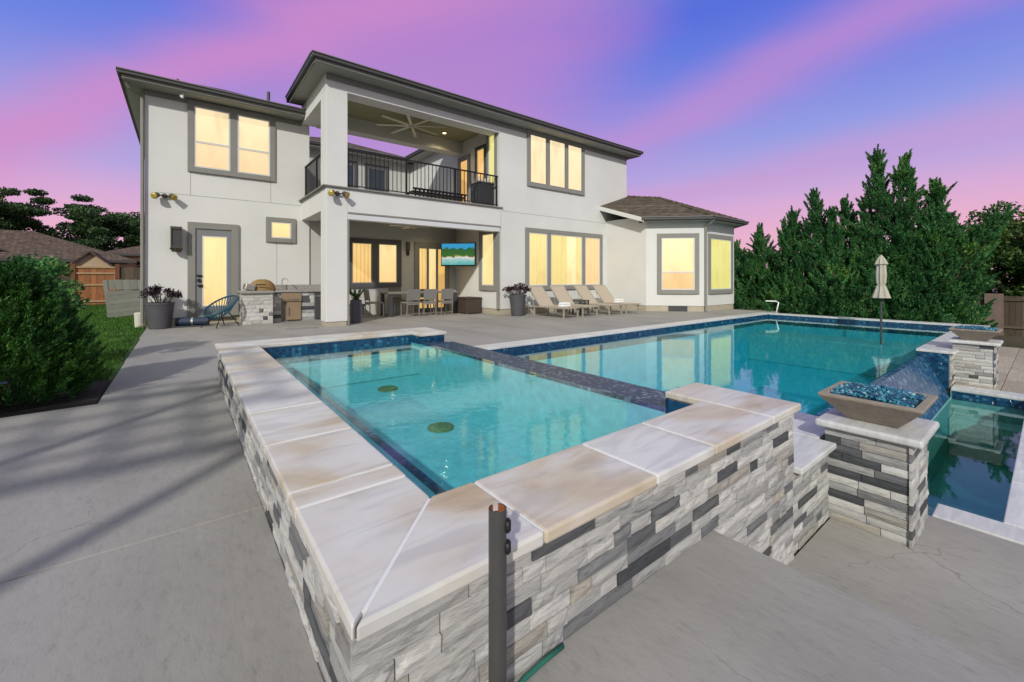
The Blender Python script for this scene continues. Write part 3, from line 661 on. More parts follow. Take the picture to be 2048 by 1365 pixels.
# pillars and fire bowls
def pillar(x0, label):
    p = thing('pillar', label, 'pillar', (x0+.28, .79, -.55), 'stone pillars carrying fire bowls')
    x1, y0, y1 = x0+.53, .56, 1.03
    MB().box(x0+.01, x1-.01, y0+.01, y1, -.55, .115).build('core', 'mortar', p)
    stone_wall(p, (x0+.01, y1, -.55), (-1, 0, 0), 0, .47, 0, .66)
    stone_wall(p, (x0-.02, y0+.01, -.55), (0, -1, 0), 0, .57, 0, .66)
    stone_wall(p, (x1-.01, y0, -.55), (1, 0, 0), 0, .45, 0, .66)
    MB().box(x0-.05, x1+.05, .50, 1.08, .115, .165).build('cap', 'marble_grey', p, bevel=.015)
    b = thing('fire_bowl', label.replace('pillar', 'bowl') if False else ('square concrete fire bowl heaped with blue glass on the '+('near' if x0 < 5 else 'far')+' pillar'), 'fire bowl', (x0+.265, .79, .165), 'fire bowls')
    cx, cy = x0+.28, .79
    def ring(h, z): return [(cx-h, cy-h, z), (cx+h, cy-h, z), (cx+h, cy+h, z), (cx-h, cy+h, z)]
    mb = MB(); vs = ring(.14, .168)+ring(.285, .332)+ring(.285, .352)+ring(.238, .352)+ring(.22, .31)
    fs = [(3, 2, 1, 0)]
    for k in range(4):
        for i in range(4): j = (i+1) % 4; fs.append((k*4+i, k*4+j, k*4+4+j, k*4+4+i))
    fs.append((16, 17, 18, 19)); mb.add(vs, fs).build('bowl', 'concrete_bowl', b, bevel=.006)
    gl = MB()
    for i in range(1500):
        u, v = random.uniform(-.226, .226), random.uniform(-.226, .226); h = .340+.036*(1-(u*u+v*v)/.09)+random.uniform(-.012, .012)
        s = random.uniform(.008, .017); q = Matrix.Rotation(random.random()*6, 3, Vector((random.random(), random.random(), random.random()+.01)).normalized())
        vs = [Vector((cx+u, cy+v, h))+q @ Vector(w)*s for w in ((1, 0, 0), (-1, .2, 0), (0, 1, .1), (.1, -1, 0), (0, 0, 1), (0, .1, -1))]
        gl.add(vs, [(0, 2, 4), (2, 1, 4), (1, 3, 4), (3, 0, 4), (2, 0, 5), (1, 2, 5), (3, 1, 5), (0, 3, 5)])
    struct(gl.build('fire_glass', 'fire_glass', b), 'stuff')
pillar(3.72, 'ledger stone pillar right in front carrying a blue glass fire bowl')
pillar(10.15, 'small far ledger stone pillar by the end of the spillway')

# ================================================================== HOUSE
F = lambda p, r, n: (Vector(p), Vector(r), Vector(n))
YA, YL = 10.83, 13.5
FA = F((0, YA, 0), (1, 0, 0), (0, -1, 0)); FL = F((0, YL, 0), (1, 0, 0), (0, -1, 0))
FB = F((0, 13.55, 0), (1, 0, 0), (0, -1, 0)); FI = F((7.95, 0, 0), (0, -1, 0), (-1, 0, 0))
house = thing('house', 'two storey white stucco house with grey window trim and covered balcony', 'house', (6.9, 16, 0))
w = MB(); w.box(-.72, 2.95, YL, 22, .2, 5.78); w.build('wall', 'stucco', house)
w = MB(); w.box(7.95, 14.46, YA, 22, .2, 6.2); w.build('wall', 'stucco', house)
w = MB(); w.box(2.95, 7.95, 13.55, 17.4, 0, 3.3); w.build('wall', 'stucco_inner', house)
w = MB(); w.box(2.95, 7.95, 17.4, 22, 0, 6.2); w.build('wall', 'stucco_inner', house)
w = MB(); w.box(-.70, 2.93, YL+.02, 22, 0, .2); w.box(7.97, 14.44, YA+.02, 21.9, 0, .2); w.build('foundation', 'foundation', house)
# column
w = MB(); w.box(2.74, 3.25, YA, YA+.5, .12, 5.82); w.build('column', 'stucco', house, bevel=.01); MB().box(2.76, 3.23, YA+.02, YA+.48, 0, .12).build('column_base', 'foundation', house)
# beams
w = MB(); w.box(2.74, 7.95, YA+.003, YA+.46, 5.82, 6.2); w.box(2.743, 3.15, YA+.46, YL, 5.68, 6.2); w.box(3.15, 7.95, 13.1, 13.5, 5.66, 6.2); w.build('beam', 'stucco', house)
MB().box(3.15, 7.95, YA+.46, 13.1, 6.08, 6.16).build('balcony_ceiling', 'olive_ceiling', house)
# balcony slab
w = MB(); w.box(2.743, 7.95, YA+.004, YA+.4, 2.80, 3.42); w.box(2.743, 3.15, YA+.4, YL, 2.88, 3.42); w.build('balcony_edge', 'stucco', house)
MB().box(3.15, 7.95, YA+.4, 13.55, 3.25, 3.40).build('balcony_floor', 'foundation', house)
MB().box(3.15, 7.95, YA+.4, 13.55, 3.02, 3.24).build('porch_ceiling', 'soffit', house)
w = MB(); w.box(2.66, 8.05, YA-.06, YA+.34, 3.422, 3.455); w.box(2.66, 3.1, YA+.34, YL, 3.422, 3.455); w.build('balcony_ledge', 'trim', house, bevel=.004)
w = MB(); w.box(3.255, 7.945, YA-.03, YA+.2, 2.66, 2.80); w.build('screen_box', 'frame_white', house, bevel=.006)
w = MB(); w.box(3.252, 7.96, YA-.045, YA-.004, 2.802, 2.84); w.box(3.255, 3.285, YA-.02, YA+.1, 0.01, 2.66); w.box(7.90, 7.945, YA-.02, YA+.1, .2, 2.66); w.build('screen_track', 'trim', house)
# railing: rails, posts and every baluster
rail = MB()
def bar(mb, a, b, r=.012): mb.tube([a, b], r, 6)
yr = YA+.10
rl = MB(); rl.box(3.25, 7.95, yr-.025, yr+.025, 4.42, 4.455); rl.box(3.25, 7.95, yr-.015, yr+.015, 3.52, 3.545); rl.box(2.82, 2.87, YA+.5, YL, 4.42, 4.455); rl.box(2.83, 2.86, YA+.5, YL, 3.52, 3.545)
rl.build('handrail', 'black_metal', house)
for x in (3.28, 4.85, 6.4, 7.90): MB().box(x-.022, x+.022, yr-.022, yr+.022, 3.456, 4.42).build('railing_post', 'black_metal', house)
for y in (YA+.54, 12.2, YL-.05): MB().box(2.823, 2.867, y-.022, y+.022, 3.456, 4.42).build('railing_post', 'black_metal', house)
bal = MB().box(-.008, .008, -.008, .008, 3.546, 4.419); bme = None
def put_baluster(x, y):
    global bme
    if bme is None:
        o = bal.build('baluster', 'black_metal', house, off=Vector((0, 0, 0))); bme = o.data
    else:
        o = bpy.data.objects.new('baluster', bme); COL.objects.link(o); o.parent = house
    o.location = Vector((x, y, 0))-ROOT['house']
x = 3.40
while x < 7.85:
    if min(abs(x-q) for q in (4.85, 6.4)) > .04: put_baluster(x, yr)
    x += .118
y = YA+.65
while y < YL-.1:
    if abs(y-12.2) > .04: put_baluster(2.845, y)
    y += .118

# roofs
def hip(x0, x1, y0, y1, z, pitch, name='roof', mat_='shingle_dark', parent=house, soff='soffit'):
    h = min(x1-x0, y1-y0)/2; zr = z+pitch*h
    if (x1-x0) > (y1-y0): a, b = (x0+h, (y0+y1)/2, zr), (x1-h, (y0+y1)/2, zr); fs = [(0, 1, 5, 4), (1, 2, 5), (2, 3, 4, 5), (3, 0, 4)]
    else: a, b = ((x0+x1)/2, y0+h, zr), ((x0+x1)/2, y1-h, zr); fs = [(0, 1, 4), (1, 2, 5, 4), (2, 3, 5), (3, 0, 4, 5)]
    mb = MB(); mb.add([(x0, y0, z), (x1, y0, z), (x1, y1, z), (x0, y1, z), a, b], fs); mb.f.append((3, 2, 1, 0))
    r = mb.build(name, mat_, parent); return r
def eave(parent, pts, z, inward, wd, zs=.17, dz=0.):
    """soffit board, fascia and gutter along a run a->b; inward = unit vector to the house"""
    a, b = Vector((*pts[0], 0)), Vector((*pts[1], 0)); r = (b-a); L_ = r.length; r.normalize(); n = -Vector((*inward, 0))
    Fr = (a, r, n)
    MB().fbox(Fr, .02, L_-.02, z-zs-.02+dz, z-zs+dz, -wd, -.02).build('soffit', 'soffit', parent)
    MB().fbox(Fr, 0, L_, z-zs-.005, z-.005, -.02, 0).build('fascia', 'trim', parent)
    gtr = MB().fbox(Fr, -.07, L_+.07, z-.10, z-.03, .001, .075).fbox(Fr, -.085, L_+.085, z-.03, z+.012, .001, .092); gtr.build('gutter', 'gutter', parent, bevel=.01)
    MB().fbox(Fr, -.088, L_+.088, z-.012, z+.002, .0925, .097).build('gutter_highlight', 'gutter_highlight', parent)  # thin pale strip standing in for the highlight on the gutter lip
ZA, ZL = 6.37, 5.95
hip(2.40, 14.85, 10.42, 13.9, ZA, .40); hip(7.5, 14.85, 10.45, 22.4, ZA-.02, .40); hip(2.4, 8.2, 17.0, 22.4, 6.3, .40, mat_='shingle')
hip(-1.10, 3.0, 13.05, 22.4, ZL, .40)
eave(house, ((2.40, 10.42), (14.85, 10.42)), ZA, (0, 1), .42); eave(house, ((2.40, 13.4), (2.40, 10.52)), ZA, (1, 0), .36, dz=.004)
eave(house, ((14.85, 10.52), (14.85, 22)), ZA, (-1, 0), .40, dz=.004)
eave(house, ((-1.10, 13.05), (2.74, 13.05)), ZL, (0, 1), .46); eave(house, ((-1.10, 22), (-1.10, 13.15)), ZL, (1, 0), .40, dz=.004)
eave(house, ((2.9, 17.0), (7.6, 17.0)), 6.3, (0, 1), .42); eave(house, ((7.55, 17.0), (7.55, 13.9)), ZA-.02, (1, 0), .42)
w = MB(); w.box(2.743, 14.46, YA-.015, YA-.001, 6.02, 6.2); w.build('shadow_frieze', 'trim', house); w = MB(); w.box(-.72, 2.74, YL-.016, YL-.001, 5.62, 5.78); w.build('shadow_frieze', 'trim', house)  # bands in dark trim colour imitate the shadow below the soffits
MB().tube([(2.05, 14.6, 6.3), (2.05, 14.6, 6.82)], .045, 10).build('vent_pipe', 'gutter', house)
MB().tube([(-.1, 13.6, 6.1), (-.1, 13.6, 6.22)], .03, 8).build('vent_pipe', 'gutter', house)
# downspouts
ds = MB(); ds.tube([(-1.08, 13.16, 5.85), (-.98, 13.3, 5.66), (-.76, 13.44, 5.55), (-.76, 13.455, .1)], .04, 8); ds.build('downspout', 'trim', house)

# stucco control joints
for (Fr, u0, u1, v0, v1) in ((FL, -.45, 2.74, 3.295, 3.305), (FL, .155, .165, 3.305, 3.9), (FL, 1.945, 1.955, 3.305, 3.9), (FL, 2.095, 2.105, .95, 2.2), (FA, 8.01, 13.1, 3.335, 3.345), (FA, 8.0, 8.01, .2, 3.335)):
    MB().fbox(Fr, u0, u1, v0, v1, 0, .0025).build('control_joint', 'joint', house)

def window(Fr, u0, u1, v0, v1, panes, tw=.13, mat_trim='trim', fm='frame_white', proud=.05, rail=None, parent=house, mull=.05, sill=False):
    """trim surround with frames and lit panes; panes = [(width share, material, lower material)]"""
    o = MB(); o.fbox(Fr, u0, u0+tw, v0, v1, .001, proud); o.fbox(Fr, u1-tw, u1, v0, v1, .001, proud); o.fbox(Fr, u0+tw, u1-tw, v1-tw, v1, .001, proud); o.fbox(Fr, u0+tw, u1-tw, v0, v0+tw, .001, proud+.012)
    tot = sum(p[0] for p in panes); a0, a1 = u0+tw, u1-tw; W_ = (a1-a0)-mull*(len(panes)-1); u = a0; cells = []
    for i, p in enumerate(panes):
        cw = W_*p[0]/tot; cells.append((u, u+cw, p)); u += cw
        if i < len(panes)-1: o.fbox(Fr, u, u+mull, v0+tw, v1-tw, .001, proud-.008); u += mull
    win = o.build('window', mat_trim, parent, bevel=.004)
    for (c0, c1, p) in cells:
        b0, b1 = v0+tw, v1-tw; f = MB(); fw = .035
        f.fbox(Fr, c0, c0+fw, b0, b1, .001, .034); f.fbox(Fr, c1-fw, c1, b0, b1, .001, .034); f.fbox(Fr, c0+fw, c1-fw, b1-fw, b1, .001, .034); f.fbox(Fr, c0+fw, c1-fw, b0, b0+fw, .001, .034)
        if rail is not None:
            zr = b0+(b1-b0)*rail; f.fbox(Fr, c0+fw, c1-fw, zr-.022, zr+.022, .001, .038)
        f.build('frame', fm, win)
        if rail is not None:
            MB().fbox(Fr, c0+fw, c1-fw, zr+.022, b1-fw, .002, .010).build('pane', p[1], win); MB().fbox(Fr, c0+fw, c1-fw, b0+fw, zr-.022, .002, .014).build('pane', p[2], win)
        else: MB().fbox(Fr, c0+fw, c1-fw, b0+fw, b1-fw, .002, .010).build('pane', p[1], win)
    return win
window(FL, .10, 2.06, 3.90, 5.72, [(1, 'pane_cream', 'pane_cream_low'), (1, 'pane_cream', 'pane_cream_low')], rail=.42, mull=.16)
window(FL, 1.83, 2.58, 2.20, 2.90, [(1, 'pane_warm')], tw=.12, mull=.05)
window(FA, 9.08, 11.88, 4.28, 6.19, [(1, 'pane_cream'), (1.05, 'pane_cream'), (1, 'pane_cream')], tw=.12, mull=.11, fm='frame_grey')
window(FA, 9.0, 12.9, .78, 2.88, [(1, 'pane_curtain'), (1.9, 'pane_curtain'), (1, 'pane_peach')], tw=.15, mull=.17, fm='frame_white')
MB().fbox(FA, 10.98, 11.42, .97, 2.68, .0105, .014).build('pane', 'pane_bright', house)
# lower porch back wall windows, inner side wall windows
window(FB, 3.35, 5.82, .88, 2.46, [(.75, 'pane_curtain'), (1, 'pane_amber'), (1, 'pane_warm')], tw=.14, mat_trim='dark_trim', mull=.2, fm='frame_grey')
window(FI, -11.95, -10.93, .78, 2.82, [(1, 'pane_warm')], tw=.17)
# balcony: windows and glazed door in the side wall
window(FI, -13.35, -12.55, 3.62, 5.55, [(1, 'pane_room')], tw=.14, mat_trim='frame_grey', fm='frame_grey')
window(FI, -12.2, -11.55, 3.5, 5.65, [(1, 'pane_room')], tw=.1, mat_trim='dark_trim', fm='frame_white')
window(FI, -11.5, -10.95, 4.1, 5.95, [(1, 'pane_green')], tw=.1)
# courtyard wing: dark windows
FC = F((0, 17.4, 0), (1, 0, 0), (0, -1, 0))
window(FC, 4.6, 5.6, 4.2, 5.9, [(1, 'sky_glass')], mat_trim='dark_trim', fm='frame_grey'); window(FC, 5.9, 6.9, 4.2, 5.9, [(1, 'sky_glass')], mat_trim='dark_trim', fm='frame_grey')
# sliding door under the porch
sd = MB(); sd.fbox(FB, 6.30, 6.44, .02, 2.44, .001, .05); sd.fbox(FB, 7.52, 7.66, .02, 2.44, .001, .05); sd.fbox(FB, 6.44, 7.52, 2.30, 2.44, .001, .05)
sdo = sd.build('sliding_door', 'trim', house, bevel=.004)
for i, (a, b_, pm) in enumerate(((6.44, 6.80, 'pane_amber'), (6.80, 7.16, 'pane_warm'), (7.16, 7.52, 'pane_room'))):
    f = MB(); f.fbox(FB, a, a+.04, .02, 2.30, .001, .04); f.fbox(FB, b_-.04, b_, .02, 2.30, .001, .04); f.fbox(FB, a+.04, b_-.04, 2.22, 2.30, .001, .04); f.fbox(FB, a+.04, b_-.04, .02, .14, .001, .04); f.build('frame', 'frame_grey', sdo)
    MB().fbox(FB, a+.04, b_-.04, .14, 2.22, .002, .012).build('pane', pm, sdo)
# left back door
d = MB(); d.fbox(FL, .10, .26, .2, 2.62, .001, .06); d.fbox(FL, 1.03, 1.19, .2, 2.62, .001, .06); d.fbox(FL, .26, 1.03, 2.46, 2.62, .001, .06); d.fbox(FL, .26, 1.03, .18, .22, .001, .12)
do = d.build('door', 'trim', house, bevel=.005)
f = MB(); f.fbox(FL, .26, .40, .22, 2.46, .001, .03); f.fbox(FL, .93, 1.03, .22, 2.46, .001, .03); f.fbox(FL, .40, .93, 2.28, 2.46, .001, .03); f.fbox(FL, .40, .93, .22, .46, .001, .03); f.build('leaf', 'frame_grey', do)
f = MB()
for q in ((.40, .425, .46, 2.28), (.905, .93, .46, 2.28), (.425, .905, 2.255, 2.28), (.425, .905, .46, .485)): f.fbox(FL, *q, .004, .036)
f.build('glazing_bead', 'frame_white', do)
MB().fbox(FL, .425, .905, .485, 2.255, .002, .014).build('pane', 'pane_warm', do)
h = MB(); h.fbox(FL, .30, .36, 1.10, 1.17, .03, .075); h.fbox(FL, .29, .39, 1.235, 1.275, .03, .07); h.fbox(FL, .30, .42, .98, 1.02, .03, .085); h.build('handle', 'black_metal', do)

# ---- bay wing at the right
bay = thing('bay_wing', 'single storey bay wing with brown shingle hip roof beside the pool', 'house', (15.7, 9.5, 0))
P = [(13.16, YA-.002), (13.16, 9.01), (14.59, 7.58), (16.81, 7.58), (18.24, 9.01), (18.24, 16), (14.5, 16), (14.5, YA-.002)]
MB().prism(P, .2, 3.2).build('wall', 'stucco', bay)
Pf = [(13.18, YA-.002), (13.18, 9.02), (14.60, 7.60), (16.80, 7.60), (18.22, 9.02), (18.22, 15.9), (14.5, 15.9), (14.5, YA-.002)]
MB().prism(Pf, -.2, .2).build('foundation', 'foundation', bay)
r2 = math.sqrt(.5)
FD = F((13.16, 9.01, 0), (r2, -r2, 0), (-r2, -r2, 0)); FE = F((14.59, 7.58, 0), (1, 0, 0), (0, -1, 0))
window(FD, .38, 1.82, .62, 2.78, [(1, 'pane_bright', 'pane_peach')], tw=.15, rail=.34, parent=bay)
window(FE, .20, 2.05, .62, 2.78, [(1, 'pane_green')], tw=.15, parent=bay)
MB().fbox(FD, .78, 1.42, .0, .19, .001, .03).build('foundation_vent', 'charcoal', bay)
E0, E1, E2, E3, E4 = (12.8, 8.85), (14.44, 7.21), (16.96, 7.21), (18.62, 8.87), (18.62, 16.4)
ze = 3.33; ap = (15.2, 9.8, 4.45); ap2 = (15.9, 12.5, 5.0)
pt = .47
def zf(x, y): return ze+pt*(x+y-21.65)*r2
ap = (15.15, 9.75, zf(15.15, 9.75))
rb = MB()
zR = ap[2]
rv = [(E0[0], E0[1], ze), (E1[0], E1[1], ze), ap, (14.47, YA-.003, zf(14.47, YA)), (12.8, YA-.003, zf(12.8, YA)), (E2[0], E2[1], ze), (E3[0], E3[1], ze), (E4[0], E4[1], ze), (16.2, 15, zR), (14.47, 15, zR)]
rb.add(rv, [(0, 1, 2, 3, 4), (1, 5, 2), (5, 6, 8, 2), (6, 7, 8), (2, 8, 9, 3)])
rb.add([(p[0], p[1], p[2]-.03) for p in rv], [(4, 3, 2, 1, 0), (2, 5, 1), (2, 8, 6, 5), (8, 7, 6), (3, 9, 8, 2)])
rb.build('roof', 'shingle', bay)
# hip and ridge caps
hc = MB()
def capline(a, b, n):
    a, b = Vector(a), Vector(b)
    for i in range(n):
        p, q = a.lerp(b, i/n), a.lerp(b, (i+1.05)/n); hc.tube([p+Vector((0, 0, -.01)), q+Vector((0, 0, .012))], .055, 6)
capline((E1[0], E1[1], ze), ap, 14); capline((E2[0], E2[1], ze), ap, 16); capline(ap, (14.47, YA-.05, zf(14.47, YA)+.0), 6)
hc.build('hip_cap', 'shingle', bay)
eave(bay, (E0, E1), ze, (r2, r2), .36, .12); eave(bay, (E1, E2), ze, (0, 1), .36, .12, dz=.004); eave(bay, (E2, E3), ze, (-r2, r2), .36, .12, dz=.008)
# rake board at the left edge
rk = MB(); z0_, z1_ = zf(12.8, 8.85), zf(12.8, YA)
rk.add([(12.77, 8.85, z0_-.17), (12.77, 8.85, z0_-.012), (12.77, YA-.003, z1_-.012), (12.77, YA-.003, z1_-.17), (12.80, 8.85, z0_-.17), (12.80, 8.85, z0_-.012), (12.80, YA-.003, z1_-.012), (12.80, YA-.003, z1_-.17)],
       [(3, 2, 1, 0), (4, 5, 6, 7), (1, 2, 6, 5), (0, 4, 7, 3), (0, 1, 5, 4), (2, 3, 7, 6)]); rk.build('rake_board', 'stucco', bay)
sf = MB(); sf.add([(12.80, 8.86, z0_-.14), (13.158, 8.5, z0_-.14), (13.158, YA-.004, z1_-.06), (12.80, YA-.004, z1_-.14)], [(0, 1, 2, 3)]); sf.build('soffit', 'soffit', bay)
MB().prism([(13.16, YA-.004), (13.16, 9.3), (14.4, 10.5), (14.4, YA-.004)], 3.2, 3.42).build('gable_infill', 'stucco', bay)
MB().tube([(14.46, 7.17, 3.24), (14.5, 7.3, 3.12), (14.565, 7.53, 3.0), (14.565, 7.53, .02)], .04, 8).build('downspout', 'trim', bay)

# ================================================================== FITTINGS ON THE HOUSE
def floodlight(p, n, label):
    p, n = Vector(p), Vector(n); t = thing('floodlight', label, 'floodlight', p, 'twin head floodlights'); r = Vector((-n.y, n.x, 0))
    MB().tube([p, p+n*.05], [.06, .055], 14).build('mount', 'bronze', t)
    MB().tube([p+n*.05, p+n*.10+Vector((0, 0, .02))], .03, 8).build('motion_sensor', 'bronze', t)
    for s in (-1, 1):
        a = p+n*.05+r*s*.04; b = a+r*s*.09+n*.07; c_ = b+r*s*.06+n*.10+Vector((0, 0, -.05))
        q = MB().tube([a, b], .016, 8).tube([b-(c_-b)*.2, b, c_], [.03, .06, .075], 14).build('lamp_head', 'bronze', t, smooth=False)
        d_ = (c_-b).normalized(); MB().tube([c_, c_+d_*.012], [.07, .05], 14).build('lens', 'lamp_gold', q)
floodlight((-.35, YL, 3.22), (0, -1, 0), 'brass twin floodlight high on the left stucco wall')
floodlight((2.99, YA, 3.27), (0, -1, 0), 'brass twin floodlight on the white porch column')
# lantern
t = thing('wall_lantern', 'tall dark lantern beside the left back door', 'wall lamp', (-.12, YL, 2.2))
MB().box(-.18, -.06, YL-.03, YL, 1.98, 2.48).build('back_plate', 'bronze', t)
fr = MB()
for z in (1.93, 2.40): fr.box(-.235, -.005, YL-.26, YL-.03, z, z+.06)
for x in (-.232, -.028):
    for y in (YL-.257, YL-.053): fr.box(x, x+.02, y, y+.02, 1.99, 2.40)
fr.build('cage', 'bronze', t); MB().box(-.21, -.03, YL-.235, YL-.055, 1.99, 2.40).build('glass', 'charcoal', t); MB().lathe([(.08, 1.84), (.14, 1.93)], (-.12, YL-.145, 0), 4).build('finial', 'bronze', t)
t = thing('wall_sconce', 'small dark sconce between the porch window and sliding door', 'wall lamp', (6.06, 13.55, 2.1))
MB().box(6.0, 6.12, 13.47, 13.549, 2.12, 2.42).build('shade', 'bronze', t, bevel=.015); MB().box(6.02, 6.10, 13.50, 13.549, 1.96, 2.119).build('body', 'black_metal', t)
t = thing('security_camera', 'small white camera under the left eave', 'camera', (.0, 13.2, 5.75)); MB().tube([(0, 13.25, 5.76), (0, 13.25, 5.70)], .03, 10).build('mount', 'white', t); MB().tube([(0, 13.28, 5.68), (-.02, 13.16, 5.66)], .035, 10).build('body', 'white', t)
# fans
def fan(c, nb_, L_, label, drop, tilt=0):
    c = Vector(c); t = thing('ceiling_fan', label, 'ceiling fan', c); hub = c-Vector((0, 0, drop))
    MB().tube([c, c-Vector((0, 0, .05))], [.07, .05], 14).tube([c, hub], .013, 8).build('downrod', 'ivory', t); MB().lathe([(.06, -.06), (.10, -.03), (.10, .03), (.05, .06)], hub, 18).build('motor', 'ivory', t)
    for k in range(nb_):
        a = 2*math.pi*(k+.3)/nb_; q = Matrix.Rotation(a, 3, 'Z') @ Matrix.Rotation(R(12), 3, 'X')
        MB().obox(hub+q @ Vector((.09+L_/2, 0, 0)), L_, .085, .012, q).build('blade', 'fan_blade', t)
fan((5.5, 12.0, 6.08), 8, .95, 'pale eight blade ceiling fan over the balcony', .26)
fan((5.6, 12.1, 3.02), 5, .62, 'pale ceiling fan under the porch ceiling', .24)
def canlight(p, label, power, nm='recessed_light'):
    t = thing(nm, label, 'ceiling light', p, 'recessed ceiling lights'); p = Vector(p)
    MB().lathe([(.085, -.012), (.085, -.001), (.06, -.001)], p, 20).build('trim_ring', 'ivory', t); MB().lathe([(.055, -.016), (.05, -.012)], p, 16).build('bulb', 'recess_light', t)
    ld = bpy.data.lights.new('glow', 'SPOT'); lo = bpy.data.objects.new('glow', ld); COL.objects.link(lo); ld.energy = power; ld.color = (1, .80, .45); ld.spot_size = R(140); ld.spot_blend = .8; ld.shadow_soft_size = .06
    lo.parent = t; lo.location = (0, 0, -.03)
canlight((4.05, 11.75, 6.08), 'lit recessed light in the balcony ceiling near the column', 40); canlight((6.95, 12.6, 6.08), 'lit recessed light at the back of the balcony ceiling', 40)
canlight((5.1, 12.5, 3.02), 'recessed porch ceiling light left of the fan', 34); canlight((6.6, 12.7, 3.02), 'recessed porch ceiling light right of the fan', 34)
MB().box(4.3, 4.62, 11.55, 11.75, 6.06, 6.079).build('ceiling_speaker', 'soffit', house)
# tv on a swivel arm
q = Matrix.Rotation(R(-46), 3, 'Z'); tvc = Vector((7.50, 12.62, 2.0)); t = thing('television', 'wall mounted television showing a green beach scene on the porch', 'television', tvc)
MB().obox(tvc, 1.22, .05, .80, q).build('body', 'tv_bezel', t, bevel=.006); MB().obox(tvc+q @ Vector((0, -.028, .01)), 1.16, .006, .73, q).build('screen', 'tv_picture', t)
MB().tube([tvc+q @ Vector((0, .03, 0)), (7.75, 12.98, 2.05), (7.94, 12.9, 2.05)], .025, 8).build('arm', 'black_metal', t)

# ================================================================== FURNITURE
# lounger built at origin: head at +Y, foot at -Y
def make_lounger(label):
    t = thing('sun_lounger', label, 'sun lounger', (0, 0, 0), 'sling loungers along the house wall')
    f = MB()
    for s in (-1, 1): f.box(s*.31-.02, s*.31+.02, -.95, .45, .29, .33)
    f.box(-.29, .29, -.95, -.91, .292, .328); f.box(-.29, .29, .41, .45, .292, .328); f.build('frame', 'beige_metal', t)
    for s in (-1, 1):
        for y in (-.86, .36): MB().box(s*.31-.018, s*.31+.018, y-.018, y+.018, 0, .289).build('leg', 'beige_metal', t)
    MB().box(-.285, .285, -.905, .12, .315, .327).build('seat', 'beige_sling', t)
    q = Matrix.Rotation(R(48), 3, 'X'); b = MB().obox(Vector((0, .12, .325))+q @ Vector((0, .40, 0)), .58, .80, .014, q)
    bk = b.build('backrest', 'beige_sling', t)
    ff = MB()
    for s in (-1, 1): ff.obox(Vector((s*.30, .12, .325))+q @ Vector((0, .40, 0)), .03, .82, .03, q)
    ff.obox(Vector((0, .12, .325))+q @ Vector((0, .81, 0)), .6, .03, .03, q); ff.tube([(.28, .42, .33), (.28, .50, .70)], .01, 6).tube([(-.28, .42, .33), (-.28, .50, .70)], .01, 6); ff.build('back_frame', 'beige_metal', bk)
    return t
lab = ['beige sling lounger nearest the purple plant pot, white towel at its foot', 'second beige lounger from the plant pot, left of the dark side table',
       'third beige lounger from the plant pot, right of the dark side table', 'beige lounger furthest from the plant pot with a white towel on its seat']
L0 = make_lounger(lab[0]); spots = [(8.98, 9.6), (9.95, 9.66), (11.0, 9.55), (11.95, 9.55)]
for i, (x, y) in enumerate(spots):
    o = L0 if i == 0 else copy_tree(L0); o.location = (x, y, 0); o['label'] = lab[i]; o.rotation_euler = (0, 0, R((3, -2, 1, -3)[i]))
for (x, y, lb) in ((9.0, 8.98, 'rolled white towel on the foot of the lounger by the plant pot'), (11.98, 9.3, 'folded white towel on the furthest beige lounger')):
    o = MB(); o.box(x-.19, x+.19, y-.09, y+.09, .33, .40); o.box(x-.18, x+.18, y-.085, y+.08, .40, .46)
    tag(o.build('towel', 'towel', None, bevel=.025), lb, 'towel')
o = thing('side_table', 'low charcoal side table between the beige loungers', 'table', (10.48, 9.7, 0)); MB().box(10.26, 10.70, 9.5, 9.9, .42, .46).build('table_top', 'charcoal', o, bevel=.008)
for sx in (10.29, 10.67):
    for sy in (9.53, 9.87): MB().box(sx-.02, sx+.02, sy-.02, sy+.02, 0, .42).build('leg', 'charcoal', o)
# planters
def planter(p, r, h, label, plabel, leafn=700, spread=.36, tall=.4):
    t = thing('planter', label, 'planter', p); p = Vector(p)
    MB().lathe([(r*.74, 0), (r*.78, .02), (r, h-.06), (r*1.03, h-.05), (r*1.03, h), (r*.9, h), (r*.86, h-.06), (.01, h-.06)], p, 28).build('pot', 'planter_grey', t, smooth=False); MB().lathe([(r*.85, h-.075), (.01, h-.055)], p, 20).build('potting_soil', 'soil', t)
    a = thing('purple_plant', plabel, 'plant', p+Vector((0, 0, h-.05)))
    st = MB(); cs = []; dsn = []
    for i in range(26):
        w_ = random.random()*6.28; rr = random.random()**.5*spread; tip = p+Vector((math.cos(w_)*rr*1.15, math.sin(w_)*rr*1.15, h-.06+tall*(1-.5*(rr/spread)**2)*random.uniform(.7, 1.1)))
        bs = p+Vector((math.cos(w_)*rr*.4, math.sin(w_)*rr*.4, h-.06)); st.tube([bs, bs.lerp(tip, .5)+Vector((0, 0, .04)), tip], [.006, .005, .003], 5); cs.append(np.array(tip)); dsn.append(np.array(tip-bs))
    st.build('stem', 'leaf_purple', a)
    P_, D_ = clumps(cs, [.085]*len(cs), leafn//26, .8); leaf_object('foliage', P_, D_, rng.uniform(.05, .10, len(P_)), rng.uniform(.018, .035, len(P_)), 'leaf_purple', a)
planter((-.42, 13.0, 0), .27, .62, 'big charcoal pot at the left corner of the house', 'dark purple plant in the pot at the left house corner', 900)
planter((8.36, 10.42, 0), .26, .66, 'tall charcoal pot on the deck before the triple window', 'purple leafed plant in the pot before the triple window', 1000, .40, .42)
t = thing('tall_planter', 'narrow dark grey planter standing just inside the porch column', 'planter', (3.62, 11.35, 0)); MB().box(3.50, 3.74, 11.23, 11.47, 0, .62).build('pot', 'planter_grey', t, bevel=.015)
